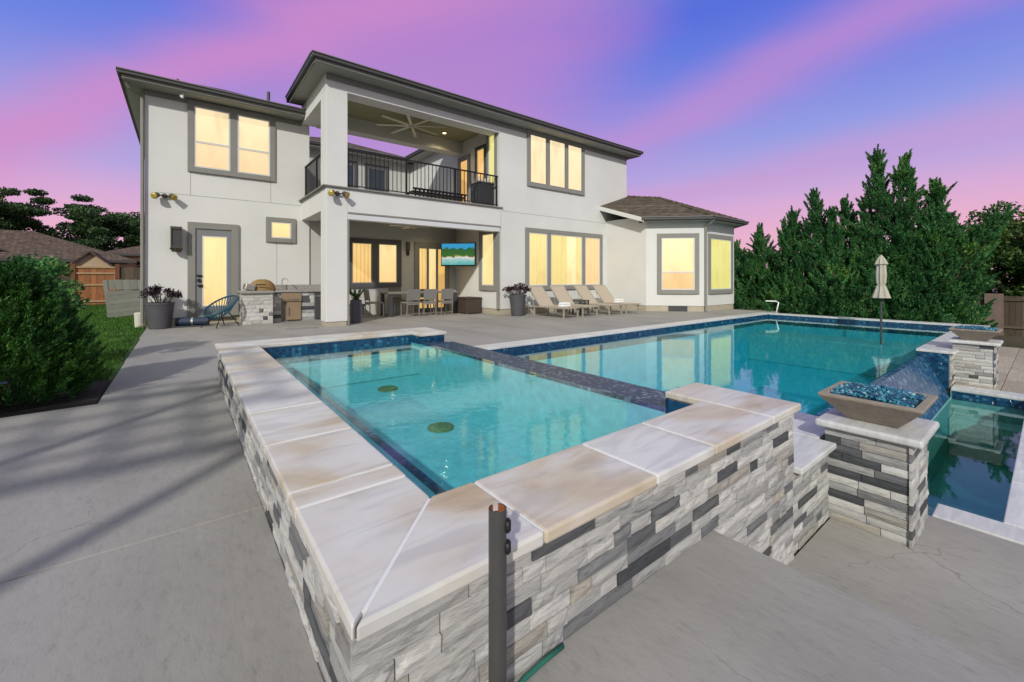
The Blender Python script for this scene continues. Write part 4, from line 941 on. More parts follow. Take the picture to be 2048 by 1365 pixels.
a = thing('agave', 'small pale spiky plant in the narrow porch planter', 'plant', (3.62, 11.35, .6)); P_, D_ = plumes([np.array((3.62, 11.35, .6))]*9, [np.array((math.cos(k*.7), math.sin(k*.7), 1.4)) for k in range(9)], [.36]*9, [.05]*9, 30)
leaf_object('foliage', P_, D_, .13, .025, 'leaf_bright', a); MB().lathe([(.10, .62), (.09, .635)], (3.62, 11.35, 0), 12).build('potting_soil', 'soil', a)
t = MB().lathe([(.09, 0), (.10, .02), (.115, .36), (.10, .38), (.09, .36), (.08, .05)], (-.82, 13.75, -.03), 18).build('white_pot', 'ivory', None); tag(t, 'small cream pot on the grass at the house corner', 'pot')

# outdoor kitchen
k = thing('outdoor_kitchen', 'stone outdoor kitchen counter with granite top by the left wall', 'kitchen counter', (2.2, 13.0, 0))
c = MB(); c.box(1.22, 1.84, 12.60, 13.48, 0, .80); c.box(1.84, 3.4, 12.95, 13.48, 0, .80); c.build('counter_core', 'mortar', k)
stone_wall(k, (1.22, 12.60, 0), (0, -1, 0), -.03, .65, 0, .80, .10); stone_wall(k, (1.22, 13.48, 0), (-1, 0, 0), 0, .88, 0, .8, .10); stone_wall(k, (1.86, 12.95, 0), (0, -1, 0), 0, .26, 0, .80, .10); stone_wall(k, (2.62, 12.95, 0), (0, -1, 0), 0, .34, 0, .80, .10)
MB().box(1.15, 1.88, 12.52, 13.485, .80, .86).build('counter_top', 'granite', k, bevel=.008); MB().box(1.882, 3.4, 12.88, 13.485, .80, .86).build('counter_top', 'granite', k, bevel=.008); MB().box(1.9, 3.4, 13.44, 13.483, .862, 1.0).build('backsplash', 'granite', k)
f = MB().box(2.12, 2.62, 12.90, 12.955, .55, .78).build('drawer', 'cabinet', k, bevel=.006); MB().box(2.2, 2.54, 12.88, 12.90, .60, .615).build('handle', 'steel', f)
f = MB().box(2.24, 2.61, 12.90, 12.955, .04, .53).build('cabinet_door', 'cabinet', k, bevel=.006); MB().box(2.28, 2.30, 12.87, 12.90, .18, .40).build('handle', 'steel', f)
f = MB().box(2.98, 3.4, 12.90, 12.955, .04, .78).build('refrigerator', 'charcoal', k, bevel=.006); MB().box(3.0, 3.38, 12.885, 12.902, .66, .70).build('handle', 'steel', f)
MB().tube([(2.2, 13.3, .86), (2.2, 13.3, 1.12), (2.23, 13.27, 1.17), (2.30, 13.2, 1.17), (2.33, 13.16, 1.10)], .012, 8).build('faucet', 'steel', k)
gcv = thing('grill_dome', 'brown dome grill lid open on the kitchen counter', 'grill', (1.62, 13.0, .86))
prof = [(0.0, .30), (.10, .295), (.20, .25), (.28, .17), (.32, .05), (.33, 0)]
dome = MB(); nn = 20
vs = []; fs = []
for i, (r_, z) in enumerate(prof):
    for j in range(nn): a = 2*math.pi*j/nn; vs.append((1.68+r_*math.cos(a), 13.02+r_*.8*math.sin(a), .862+z))
for i in range(len(prof)-1):
    for j in range(nn): fs.append((i*nn+j, (i+1)*nn+j, (i+1)*nn+(j+1) % nn, i*nn+(j+1) % nn))
dome.add(vs, fs); dome.build('lid', 'cover_brown', gcv, smooth=True); MB().obox((1.38, 12.98, .95), .24, .5, .17, Matrix.Rotation(R(14), 3, 'Y')).build('base', 'steel', gcv, bevel=.03); MB().tube([(1.5, 12.70, 1.02), (1.72, 12.66, 1.02)], .015, 8).build('handle', 'black_metal', gcv)

# oval string chair
t = thing('string_chair', 'dark teal oval string chair in front of the back door', 'chair', (.72, 12.55, 0))
cen = Vector((.74, 12.55, .42)); ax = Vector((.80, .6, 0)); tilt = R(38); upv = (Vector((0, 0, 1))*math.cos(tilt)+ax*math.sin(tilt)*.0)
sd_ = Vector((-.6, .8, 0)); lean = (ax*math.cos(R(33))+Vector((0, 0, 1))*math.sin(R(33)))
ringp = [cen+lean*.42*math.cos(a)+sd_*.34*math.sin(a)+Vector((0, 0, .10)) for a in np.linspace(0, 2*math.pi, 33)]
MB().tube(ringp, .022, 8, cap=False).build('rim', 'teal_cord', t)
bot = [cen+lean*.13*math.cos(a)-ax*.02+sd_*.12*math.sin(a)+Vector((0, 0, -.12)) for a in np.linspace(0, 2*math.pi, 33)]
st = MB()
for i in range(32): st.tube([ringp[i], ringp[i].lerp(bot[i], .55)+Vector((0, 0, -.07)), bot[i]], .009, 4)
st.build('cords', 'teal_cord', t)
st = MB(); st.tube(bot, .014, 6, cap=False); st.build('seat_ring', 'teal_cord', t)
for s in (-1, 1):
    MB().tube([bot[0]+sd_*s*.12, cen+ax*.30+sd_*s*.24+Vector((0, 0, -.42))], .011, 6).build('leg', 'black_metal', t); MB().tube([bot[16]+sd_*s*.12, cen-ax*.32+sd_*s*.24+Vector((0, 0, -.42))], .011, 6).build('leg', 'black_metal', t)
# dark blue roll on the ground by the door
t = thing('rolled_mat', 'dark blue rolled mat lying by the left back door', 'mat', (.2, 13.05, 0)); MB().tube([(-.12, 13.12, .13), (.52, 12.95, .13)], .10, 16).build('roll', 'navy', t); MB().tube([(.18, 13.04, .13), (.22, 13.03, .13)], .106, 16).build('strap', 'steel', t)
MB().box(-.14, .54, 12.9, 13.18, 0, .03).build('base', 'charcoal', t)
# dining set
t = thing('dining_table', 'long dark dining table under the porch', 'table', (6.25, 12.75, 0)); MB().box(4.92, 7.35, 12.35, 13.15, .70, .75).build('table_top', 'grey_sling', t, bevel=.008)
for x in (5.0, 7.26):
    for y in (12.42, 13.08): MB().box(x-.05, x+.05, y-.05, y+.05, .004, .70).build('leg', 'charcoal', t)
def make_chair(label):
    t = thing('dining_chair', label, 'chair', (0, 0, 0), 'dining chairs around the porch table')
    MB().box(-.22, .22, -.22, .22, .42, .46).build('seat', 'grey_sling', t, bevel=.01)
    MB().obox((0, -.235, .68), .44, .03, .34, Matrix.Rotation(R(8), 3, 'X')).build('backrest', 'grey_sling', t, bevel=.008)
    for sx in (-.20, .20):
        MB().box(sx-.015, sx+.015, .19, .22, .004, .42).build('leg', 'brushed', t); MB().tube([(sx, -.20, .004), (sx, -.21, .46), (sx, -.262, .84)], .016, 6).build('leg', 'brushed', t)
    MB().box(-.185, .185, -.21, -.19, .38, .415).build('stretcher', 'brushed', t)
    return t
cl = ['near side dining chair furthest left, backing the pool', 'middle one of the three near side dining chairs', 'near side dining chair furthest right, next to the wicker chest']
c0 = make_chair(cl[0])
for i, x in enumerate((5.50, 6.08, 6.66)):
    o = c0 if i == 0 else copy_tree(c0); o.location = (x, 12.12, 0); o['label'] = cl[i]; o.rotation_euler = (0, 0, R((2, -3, 1)[i]))
for i, (x, y, rz) in enumerate(((4.62, 12.75, -90), (5.6, 13.3, 180), (6.6, 13.3, 180))):
    o = copy_tree(c0); o.location = (x, y, 0); o.rotation_euler = (0, 0, R(rz)); o['label'] = ['dining chair at the left end of the porch table', 'far side dining chair by the triple porch window', 'far side dining chair by the sliding door'][i]
t = thing('wicker_chest', 'dark brown wicker chest at the right end of the porch', 'chest', (7.55, 12.2, 0)); MB().box(7.30, 7.88, 11.75, 12.45, .03, .50).build('body', 'wicker', t, bevel=.02); MB().box(7.28, 7.90, 11.73, 12.47, .50, .55).build('lid', 'wicker', t, bevel=.015)
for sx in (7.34, 7.84):
    for sy in (11.79, 12.41): MB().box(sx-.025, sx+.025, sy-.025, sy+.025, .004, .03).build('foot', 'steel', t)
t = thing('wicker_bench', 'low dark bench below the triple porch window', 'bench', (4.1, 13.1, 0)); MB().box(3.55, 4.4, 12.95, 13.4, .32, .40).build('seat', 'charcoal', t, bevel=.01)
for sx in (3.6, 4.35):
    for sy in (13.0, 13.35): MB().box(sx-.03, sx+.03, sy-.03, sy+.03, .004, .32).build('leg', 'charcoal', t)
tag(MB().box(7.12, 7.30, 12.45, 12.75, .751, .765).build('napkin', 'white', None), 'folded white napkin on the right end of the dining table', 'napkin')
# balcony furniture
t = thing('balcony_bench', 'low black slatted bench behind the balcony railing', 'bench', (6.2, 11.6, 3.4))
for i in range(14): MB().box(5.35+i*.13, 5.39+i*.13, 11.45, 11.49, 3.42, 3.80).build('slat', 'black_metal', t)
MB().box(5.3, 7.12, 11.43, 11.51, 3.80, 3.84).build('rail', 'black_metal', t); MB().box(5.3, 7.12, 11.51, 11.95, 3.72, 3.76).build('seat', 'black_metal', t)
for x in (5.34, 7.08): MB().box(x-.025, x+.025, 11.9, 11.95, 3.4, 3.72).build('leg', 'black_metal', t)
t = thing('balcony_grill', 'grey bar cabinet at the right end of the balcony', 'cabinet', (7.65, 11.35, 3.4)); MB().box(7.38, 7.92, 11.1, 11.62, 3.4, 4.22).build('body', 'charcoal', t, bevel=.01); MB().box(7.35, 7.94, 11.07, 11.65, 4.22, 4.26).build('top', 'brushed', t)
for x, h_, lb in ((7.5, .2, 'leftmost pale bottle on the balcony bar cabinet'), (7.6, .12, 'shortest pale bottle on the balcony bar cabinet'), (7.72, .16, 'third pale bottle from the left on the bar cabinet'), (7.82, .24, 'tallest pale bottle on the balcony bar cabinet')): tag(MB().lathe([(.03, 4.262), (.032, 4.262+h_*.6), (.012, 4.262+h_*.75), (.012, 4.262+h_)], (x, 11.3, 0), 10).build('bottle', 'ivory', None), lb, 'bottle', 'bottles on the balcony bar')

# foreground post with open notched top, and hose
t = thing('steel_post', 'dark grey steel tube post with rusty notched top in the foreground', 'post', (.640, .880, 0)); px_, py_ = .640, .880; rp = .0235
vs = []; fs = []; nn = 28
ztop = .607
for zi, z in enumerate((0, ztop-.02, ztop)):
    for j in range(nn): a = 2*math.pi*j/nn; vs.append((px_+rp*math.cos(a), py_+rp*math.sin(a), z))
for zi, z in enumerate((0, ztop-.02, ztop)):
    for j in range(nn): a = 2*math.pi*j/nn; vs.append((px_+(rp-.003)*math.cos(a), py_+(rp-.003)*math.sin(a), z))
notch = set(j for j in range(nn) if 40 < math.degrees(2*math.pi*j/nn) % 360 < 88)
for j in range(nn):
    j2 = (j+1) % nn; fs.append((j, j2, nn+j2, nn+j)); 
    if j not in notch: fs.append((nn+j, nn+j2, 2*nn+j2, 2*nn+j)); fs.append((2*nn+j, 2*nn+j2, 5*nn+j2, 5*nn+j))
    else: fs.append((nn+j, nn+j2, 4*nn+j2, 4*nn+j))
po = MB().add(vs, fs).build('tube', 'post_grey', t, smooth=False)
vs2 = [(px_+(rp-.0032)*math.cos(2*math.pi*j/nn), py_+(rp-.0032)*math.sin(2*math.pi*j/nn), z) for z in (ztop-.14, ztop-.022, ztop-.001) for j in range(nn)]
fs2 = []
for j in range(nn):
    j2 = (j+1) % nn; fs2.append((j2, j, nn+j, nn+j2))
    if j not in notch: fs2.append((nn+j2, nn+j, 2*nn+j, 2*nn+j2))
fs2.append(tuple(range(nn))); MB().add(vs2, fs2).build('rusty_inside', 'rust', t)
rgt = Vector((.788, -.6154, 0))
for z in (ztop-.045, ztop-.10):
    a = Vector((px_, py_, z))+rgt*(rp-.001); MB().tube([a, a+rgt*.006, a+rgt*.012], [.017, .018, .012], 14).build('knob', 'black_metal', t)
hz = MB().tube([(.97, .975, .009), (.88, .972, .009), (.80, .965, .009), (.72, .945, .009), (.66, .90, .009), (.60, .80, .009), (.52, .5, .009)], .0075, 8, True); tag(hz.build('garden_hose', 'hose', None, smooth=True), 'thin green hose along the foot of the spa wall', 'hose')

# umbrella
u = Vector((14.46, 2.77, 0)); t = thing('umbrella', 'closed cream umbrella standing in the pool before the conifers', 'umbrella', (u.x, u.y, -.55))
MB().tube([(u.x, u.y, -.55), (u.x, u.y, 1.72)], .024, 10).build('pole', 'charcoal', t)
cl_ = MB(); nn = 24; vs = []; fs = []
prof = [(1.80, .012), (1.72, .06), (1.56, .125), (1.53, .085), (1.3, .098), (1.06, .088), (1.02, .07), (.98, .085), (.82, .13), (.67, .17)]
for (z, r_) in prof:
    for j in range(nn): a = 2*math.pi*j/nn; rr = r_*(1+.18*math.cos(a*8)); vs.append((u.x+rr*math.cos(a), u.y+rr*math.sin(a), z))
for i in range(len(prof)-1):
    for j in range(nn): fs.append((i*nn+j, (i+1)*nn+j, (i+1)*nn+(j+1) % nn, i*nn+(j+1) % nn))
cl_.add(vs, fs).build('canopy', 'umbrella_cloth', t); MB().tube([(u.x, u.y, 1.035), (u.x, u.y, 1.005)], .084, 16).build('tie_strap', 'umbrella_cloth', t)
# bent white pipe at the pool corner
t = MB().tube([(15.9, 5.78, 0), (15.94, 5.72, .36), (15.90, 5.80, .40), (15.62, 6.0, .41)], .022, 8).build('pool_handrail', 'white', None, smooth=True); tag(t, 'bent white pipe handrail at the far corner of the pool', 'handrail')

# ================================================================== LEFT YARD
# fence and gate at the end of the lawn
YF = 25.6
FF = F((0, YF, 0), (1, 0, 0), (0, -1, 0))
fn = thing('wooden_fence', 'weathered wooden fence at the end of the left lawn', 'fence', (-4.5, YF, 0))
def boards(parent, Fr, u0, u1, v0, v1, w_, mt, jit=.03, th=.02, d=0.):
    u = u0; base = None
    while u < u1-.02:
        h_ = v1+random.uniform(-jit, jit); MB().fbox(Fr, u+.003, min(u+w_, u1)-.003, v0, h_, d, d+th+random.uniform(0, .006)).build('board', mt, parent); u += w_
boards(fn, FF, -9.0, -3.75, -.05, 1.58, .15, 'fence_brown'); boards(fn, FF, -2.2, -.8, -.05, 1.68, .15, 'fence_brown')
for (u0, u1, z) in ((-9, -3.75, 1.60), (-2.2, -.78, 1.72)): MB().fbox(FF, u0, u1, z, z+.06, -.03, .08).build('cap_rail', 'fence_dark', fn)
for (u0, z) in ((-3.74, 1.8), (-2.36, 1.8), (-5.3, 1.66), (-.9, 1.7)): MB().fbox(FF, u0, u0+.15, -.05, z, -.08, .085).build('post', 'fence_red', fn)
gt = thing('garden_gate', 'reddish wooden garden gate between two posts', 'gate', (-2.97, YF, 0))
boards(gt, FF, -3.58, -2.37, .04, 1.66, .12, 'gate_wood', .0, .02, -.02)
for z in (.15, .86, 1.36, 1.62): MB().fbox(FF, -3.58, -2.37, z, z+.07, .012, .05).build('rail', 'pale_wood', gt)
MB().fbox(FF, -2.45, -2.40, .9, 1.1, .05, .075).build('latch', 'black_metal', gt)
# leaning grey board screen
t = thing('board_screen', 'grey boarded screen leaning at the left side of the house', 'screen', (-1.35, 17.5, 0)); q = Matrix.Rotation(R(10), 3, 'Z') @ Matrix.Rotation(R(-6), 3, 'Y')
for i in range(6): MB().obox(Vector((-1.36, 17.5, .09+i*.135))+Vector((.0, 0, 0)), .86, .03, .128, q).build('board', 'grey_board', t)
for i in range(5): MB().obox(Vector((-1.70+i*.17, 17.5, .99)), .16, .03, .30, q).build('board', 'grey_board', t)
MB().obox(Vector((-1.78, 17.47, .56)), .09, .03, 1.14, q).build('stile', 'grey_board', t)

# neighbour houses
def neigh(name, label, x0, x1, y0, y1, ze_, pitch, wm, rm, ov=.5):
    t = thing(name, label, 'house', ((x0+x1)/2, (y0+y1)/2, 0)); MB().box(x0, x1, y0, y1, -.1, ze_+.02).build('wall', wm, t); hip(x0-ov, x1+ov, y0-ov, y1+ov, ze_, pitch, 'roof', rm, t)
    MB().fbox(F((0, y0-ov, 0), (1, 0, 0), (0, -1, 0)), x0-ov, x1+ov, ze_-.18, ze_-.01, 0, .04).build('fascia', 'gutter', t); return t
na = neigh('neighbour_house', 'tan neighbour house with long brown hip roof beyond the gate', -17.5, -3.2, 43, 55, 2.5, .36, 'neigh_tan', 'shingle_far')
FN = F((0, 42.98, 0), (1, 0, 0), (0, -1, 0)); 
gb = MB(); gb.add([(-6.3, 41.2, 0), (-3.8, 41.2, 0), (-3.8, 41.2, 1.9), (-5.05, 41.2, 3.0), (-6.3, 41.2, 1.9), (-6.3, 43.2, 0), (-3.8, 43.2, 0), (-3.8, 43.2, 1.9), (-5.05, 43.2, 3.0), (-6.3, 43.2, 1.9)], [(0, 1, 2, 3, 4), (0, 5, 6, 1), (1, 6, 7, 2), (0, 4, 9, 5)]); gb.build('gable_wall', 'neigh_tan', na)
gr_ = MB(); gr_.add([(-3.6, 40.9, 1.75), (-5.05, 40.9, 3.08), (-6.5, 40.9, 1.75), (-3.6, 45, 1.75), (-5.05, 45.5, 3.08), (-6.5, 45, 1.75), (-3.6, 40.9, 1.65), (-5.05, 40.9, 2.97), (-6.5, 40.9, 1.65)], [(0, 3, 4, 1), (1, 4, 5, 2), (0, 1, 7, 6), (1, 2, 8, 7)]); gr_.build('gable_roof', 'shingle_far', na)
MB().fbox(F((0, 43, 0), (1, 0, 0), (0, -1, 0)), -11.5, -10, 2.0, 2.25, 0, .03).build('window', 'sky_glass', na)
nb2 = neigh('neighbour_house', 'dark roofed neighbour house at the left edge', -22, -8.6, 29, 38, 2.75, .42, 'neigh_cream', 'shingle_dark')
for i in range(9): MB().fbox(F((0, 29, 0), (1, 0, 0), (0, -1, 0)), -22, -8.6, .3+i*.26, .3+i*.26+.02, 0, .02).build('siding_line', 'grey_board', nb2)
nc = neigh('neighbour_house', 'tan neighbour house with arched window right beside our wall', -5.2, 4.5, 50, 60, 3.3, .34, 'neigh_tan', 'shingle_far')
ar = MB(); pts = [(-3.25+.65*math.cos(a), 49.96, 1.9+.75*math.sin(a)) for a in np.linspace(0, math.pi, 14)]; vs = pts+[(-3.9, 49.96, .6), (-2.6, 49.96, .6)]
ar.add(vs, [tuple(range(len(pts)-1, -1, -1))+(len(pts)+1, len(pts))][0:0] or [tuple([len(pts)+1]+list(range(len(pts)))+[len(pts)])]); ar.build('arched_window', 'sky_glass', nc)
nd = neigh('neighbour_house', 'tan neighbour house with a chimney, second roof from the left', -22, -11.5, 47, 57, 3.6, .42, 'neigh_cream', 'shingle_far')
MB().box(-15.4, -14.4, 49.5, 50.5, 3.6, 6.6).build('chimney', 'neigh_tan', nd)

# ================================================================== VEGETATION
def trunk(mb, base, h, r, lean=(0, 0), limbs=5, spread=.5, start=.35):
    b = Vector(base); top = b+Vector((lean[0], lean[1], h)); mb.tube([b, b.lerp(top, .4)+Vector((random.uniform(-.1, .1)*h*.1, 0, 0)), b.lerp(top, .75), top], [r, r*.75, r*.45, r*.15], 9)
    for i in range(limbs):
        f = start+(1-start)*.9*i/max(1, limbs-1); p = b.lerp(top, f); a = random.random()*6.28; d_ = Vector((math.cos(a), math.sin(a), .7)).normalized(); L_ = h*spread*(1.1-f)
        mb.tube([p, p+d_*L_*.5+Vector((0, 0, .05*L_)), p+d_*L_], [r*.4*(1.1-f)+.008, r*.25*(1.1-f)+.006, .006], 6)
# foreground juniper
bs = Vector((-1.34, 6.22, -.02)); t = thing('juniper_bush', 'big dark green feathery juniper bush at the left edge', 'bush', bs)
mb = MB(); trunk(mb, bs, 1.15, .05, limbs=7, spread=.55, start=.1); mb.build('trunk', 'bark', t)
cs = []; dd = []; ll = []; rr = []
for i in range(1150):
    a = rng.random()*6.283; zz = rng.random()**1.2; rad = .58*(1-zz**1.8)*(.86+.14*min(1, zz/.2))*(.5+.5*rng.random()**.4)
    c_ = np.array((bs.x+rad*math.cos(a), bs.y+rad*math.sin(a), .02+zz*1.08)); d_ = np.array((math.cos(a)*.6, math.sin(a)*.6, .8+.5*zz))+rng.normal(size=3)*.22
    cs.append(c_); dd.append(d_); ll.append(rng.uniform(.18, .34)); rr.append(rng.uniform(.05, .085))
P_, D_ = plumes(cs, dd, ll, rr, 95); leaf_object('crown', P_, D_, rng.uniform(.035, .075, len(P_)), rng.uniform(.006, .012, len(P_)), 'leaf_juniper', t)
b2 = Vector((-1.62, 8.1, -.02)); t = thing('leafy_shrub', 'lighter leafy shrub rising behind the juniper bush', 'bush', b2); mb = MB(); trunk(mb, b2, 1.25, .03, limbs=6, spread=.4); mb.build('trunk', 'bark', t)
cs = [np.array((b2.x+rng.normal()*.2, b2.y+rng.normal()*.16, .45+rng.random()*.95)) for _ in range(46)]; P_, D_ = clumps(cs, rng.uniform(.12, .2, 46), 150); leaf_object('crown', P_, D_, rng.uniform(.05, .09, len(P_)), rng.uniform(.02, .035, len(P_)), 'leaf_cedar', t)
tag(MB().box(-1.45, -1.20, 5.60, 5.64, .28, .295).build('garden_stake', 'navy', None), 'flat dark teal strip sticking out of the juniper bush', 'stake')

# conifers beyond the pool
def conifer(base, spires, label, n=112, leaf='leaf_cedar', ln=(.07, .145), grp='conifers behind the pool'):
    spires = [(a, b, h*.935, r_, z0, lx, ly) for (a, b, h, r_, z0, lx, ly) in spires]
    base = Vector(base); t = thing('conifer', label, 'tree', base, grp); mb = MB(); h0 = max(s[2] for s in spires)
    mb.tube([base, base+Vector((0, 0, h0*.5)), base+Vector((spires[0][0]*.6, spires[0][1]*.6, h0*.9))], [.13, .08, .02], 9)
    cs = []; dd = []; ll = []; rr = []
    for (dx, dy, h, R_, z0, lx, ly) in spires:
        mb.tube([base+Vector((0, 0, z0*.6)), base+Vector((dx*.8, dy*.8, z0+.4)), base+Vector((dx+lx*.7, dy+ly*.7, h*.85))], [.05, .035, .01], 6)
        k = int(42*(h-z0)*(.5+R_))
        for i in range(k):
            f = rng.random()**1.25; a = rng.random()*6.283; rad = R_*(1-f)**.85*(.45+.55*rng.random()**.5)
            z = z0+f*(h-z0)*.93; q = np.array((base.x+dx+lx*f*f+rad*math.cos(a), base.y+dy+ly*f*f+rad*math.sin(a), base.z+z))
            cs.append(q); dd.append(np.array((math.cos(a)*(1-f)*.7+lx*.3*f, math.sin(a)*(1-f)*.7+ly*.3*f, .8))+rng.normal(size=3)*.22); s = .55+.45*(1-f); ll.append(rng.uniform(.35, .85)*s+.12*f); rr.append(rng.uniform(.09, .20)*s)
    mb.build('trunk', 'bark', t); P_, D_ = plumes(cs, dd, ll, rr, n); leaf_object('crown', P_, D_, rng.uniform(*ln, len(P_)), rng.uniform(.022, .046, len(P_)), leaf, t)
zb = -.55
# (dx,dy,height,radius,z0,leanx,leany)
conifer((18.8, 3.7, zb), [(0, 0, 6.6, .95, .2, 0, 0), (-.1, -.62, 6.2, .62, 2.2, 0, -.1), (.3, -1.1, 5.1, .75, .8, 0, -.25), (.2, .75, 4.9, .8, .3, 0, .2), (-.3, .3, 3.6, 1.2, .1, 0, 0), (-.4, -.8, 3.0, 1.2, .1, 0, 0)], 'tallest conifer with twin spires behind the closed umbrella')
conifer((18.4, 5.3, zb), [(0, 0, 5.3, .75, .6, 0, .1), (.1, .62, 4.6, .6, .8, 0, .25), (-.2, -.5, 4.4, .7, .3, 0, 0), (-.3, .2, 3.3, 1.3, .1, 0, .1)], 'mid height conifer left of the tallest one')
conifer((18.3, 7.1, zb), [(0, 0, 4.0, .8, .1, 0, .15), (0, .75, 3.45, .8, .1, 0, .35), (0, -.7, 4.2, .6, .4, 0, -.1), (-.3, .2, 2.7, 1.25, .0, 0, .1)], 'low broad conifer nearest the bay wing')
conifer((18.2, 8.5, zb), [(0, 0, 3.5, .75, .1, 0, .35), (-.2, .5, 2.9, .7, .0, 0, .45), (-.3, -.3, 2.2, 1.0, .0, 0, 0)], 'leaning pointed conifer at the left end of the row')
conifer((18.6, 2.45, zb), [(0, 0, 3.7, 1.0, .2, 0, -.1), (.1, -.25, 4.85, .42, 2.0, 0, -.05), (.1, -.7, 4.0, .45, 1.2, .1, -.95), (-.1, .5, 4.3, .7, .3, 0, 0), (-.3, -.1, 2.6, 1.2, .1, 0, 0)], 'conifer with a curved spire leaning right')
conifer((17.5, 4.6, zb), [(0, 0, 2.5, 1.1, .1, 0, 0), (.1, 1.2, 2.3, 1.05, .1, 0, .2), (0, -1.2, 2.3, 1.1, .1, 0, 0)], 'low spreading conifer skirt right behind the pool edge')
# broadleaf trees
def broadleaf(name, base, h, rx, label, leaf, nclump, per, rc, lsz, grp=None, crown0=.35, flat=.8, trunk_r=.2, cy=1.):
    base = Vector(base); t = thing(name, label, 'tree', base, grp); mb = MB(); trunk(mb, base, h*.85, trunk_r, limbs=8, spread=.42, start=.3); mb.build('trunk', 'bark', t)
    cs = []; rs = []
    for i in range(nclump):
        q = rng.normal(size=3); q /= np.linalg.norm(q); q *= (.25+.75*rng.random()); zc = h*(crown0+1)/2
        cs.append(np.array((base.x+q[0]*rx, base.y+q[1]*rx*cy, base.z+zc+q[2]*h*(1-crown0)/2))); rs.append(rng.uniform(*rc))
    P_, D_ = clumps(cs, rs, per, flat); leaf_object('crown', P_, D_, rng.uniform(*lsz, len(P_)), rng.uniform(lsz[0]*.5, lsz[1]*.55, len(P_)), leaf, t)
g_ = 'broadleaf trees beyond the right fence'
broadleaf('broadleaf_tree', (25, 1.6, -1.2), 5.4, 2.3, 'dense broadleaf tree above the fence just right of the conifers', 'leaf_hedge', 90, 300, (.35, .7), (.10, .2), g_, .0)
broadleaf('broadleaf_tree', (24, -1.0, -1.2), 5.0, 2.2, 'dense broadleaf tree above the fence at the right edge', 'leaf_hedge', 90, 300, (.35, .7), (.10, .2), g_, .0)
broadleaf('broadleaf_tree', (29, -1.8, -1.2), 6.6, 3.2, 'taller broadleaf tree at the far right behind the fence', 'leaf_oak', 80, 220, (.5, .9), (.15, .28), g_, .0)
broadleaf('broadleaf_tree', (23.5, 4.6, -1.2), 4.4, 2.0, 'broadleaf tree behind the tallest conifer', 'leaf_hedge', 70, 240, (.35, .6), (.10, .2), g_, .15)
broadleaf('broadleaf_tree', (24.5, 12.6, -1.2), 5.2, 1.7, 'light green tree peeping past the bay wing', 'leaf_hedge', 70, 260, (.3, .6), (.10, .2), g_, .1)
broadleaf('broadleaf_tree', (24, 10.4, -1.2), 4.2, 1.7, 'light green bushy tree between bay wing and conifers', 'leaf_hedge', 70, 260, (.3, .6), (.10, .2), g_, .05)
b3 = Vector((19.2, 9.35, -.4)); t = thing('red_shrub', 'small dark red shrub at the corner of the bay wing', 'bush', b3); P_, D_ = clumps([np.array((b3.x+rng.normal()*.2, b3.y+rng.normal()*.2, .75+rng.random()*.45)) for _ in range(16)], [.16]*16, 90); mb = MB(); trunk(mb, b3, 1.4, .02, limbs=5); mb.build('stem', 'bark', t); leaf_object('foliage', P_, D_, .07, .03, 'leaf_red', t)
# oaks far left
g_ = 'tall trees behind the neighbour houses'
for (x, y, h, r_, lb, nc_) in ((-22.5, 63, 13.4, 5.6, 'tall spreading tree at the far left above the roofs', 60), (-14.5, 66, 11.6, 4.6, 'rounded tree above the long brown roof', 55), (-8.2, 68, 10.8, 4.4, 'tree between the rounded tree and the house wall', 50), (-3.2, 70, 9.8, 3.8, 'lowest background tree touching the house wall', 45)):
    broadleaf('spreading_tree', (x, y, -.2), h, r_, lb, 'leaf_oak', nc_, 300, (.8, 1.5), (.22, .42), g_, .32, .42, .35)

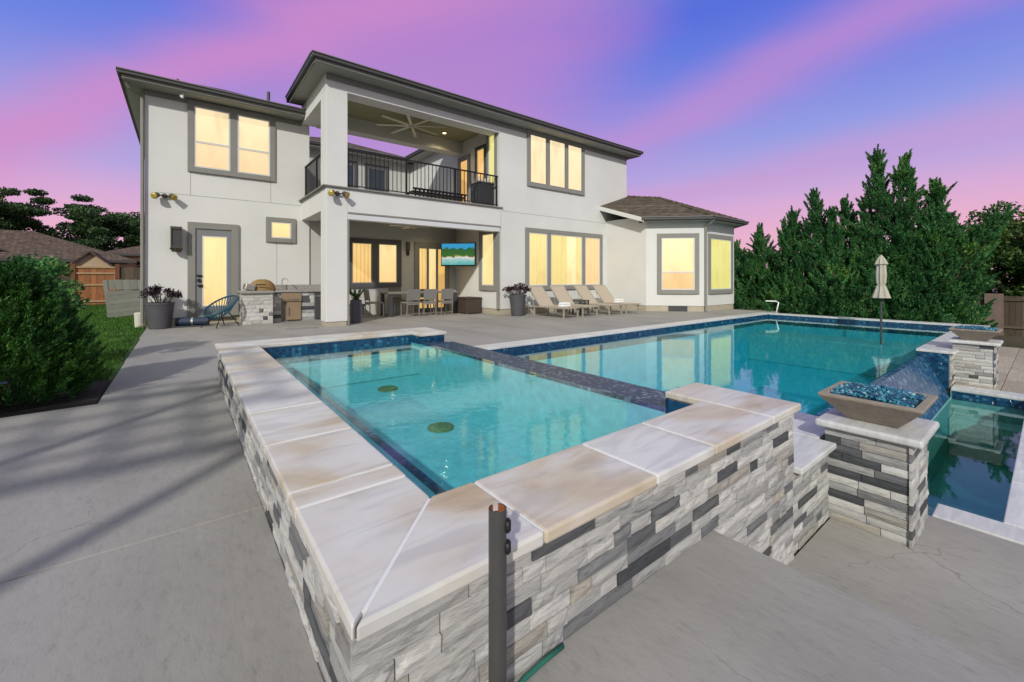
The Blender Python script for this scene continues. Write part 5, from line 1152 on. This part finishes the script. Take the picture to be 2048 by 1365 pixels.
# right fence
YFx = 22.0; FR = F((YFx, 0, 0), (0, -1, 0), (-1, 0, 0)); fr_ = thing('board_fence', 'dark weathered board fence behind the conifers at the right', 'fence', (YFx, 4, -1.2))
boards(fr_, FR, -13.5, 2.2, -1.25, .58, .14, 'fence_brown', .012)
for z in (.42, -.5): MB().fbox(FR, -13.5, 2.2, z, z+.07, .03, .065).build('rail', 'fence_brown', fr_)
MB().fbox(FR, -1.45, -1.02, -1.25, .66, .03, .14).build('post', 'post_brown', fr_)
bx = MB(); bx.add([(21.2, 12.4, -.6), (20.2, 11.2, -.55), (20.2, 11.2, .35), (21.2, 12.4, .8), (21.4, 12.3, -.6), (20.4, 11.1, -.55), (20.4, 11.1, .35), (21.4, 12.3, .8)], [(0, 1, 2, 3), (7, 6, 5, 4), (3, 2, 6, 7), (1, 5, 6, 2), (0, 3, 7, 4)])
tag(bx.build('garden_wall', 'neigh_tan', None), 'short tan garden wall stub just past the bay wing corner', 'wall')
cp = thing('pot_plant', 'small dark pot plant by the right fence post', 'plant', (16.35, 1.75, -.19)); MB().lathe([(.10, -.24), (.14, .0), (.12, .0)], (16.35, 1.75, 0), 14).build('pot', 'charcoal', cp); P_, D_ = clumps([np.array((16.35, 1.75, .1))], [.16], 160); leaf_object('foliage', P_, D_, .06, .025, 'leaf_cedar', cp)

# ================================================================== BEHIND THE CAMERA: what throws the lattice and leaf shade on the deck
pg = thing('pergola', 'timber lattice pergola behind the viewer that stripes the deck with shade', 'pergola', (-4.6, .6, 0))
for x in (-5.0, -2.8):
    for y in (.3, 2.3): MB().box(x-.045, x+.045, y-.045, y+.045, 0, 2.85).build('post', 'post_brown', pg)
for y in (.3, 2.3): MB().box(-5.4, -2.4, y-.03, y+.03, 2.85, 2.95).build('beam', 'post_brown', pg)
for i in range(7): x = -5.3+i*.47; MB().box(x-.035, x+.035, .0, 2.6, 2.952, 2.99).build('rafter', 'post_brown', pg)
for i in range(6): y = .05+i*.5; MB().box(-5.5, -2.3, y-.035, y+.035, 2.992, 3.02).build('slat', 'post_brown', pg)
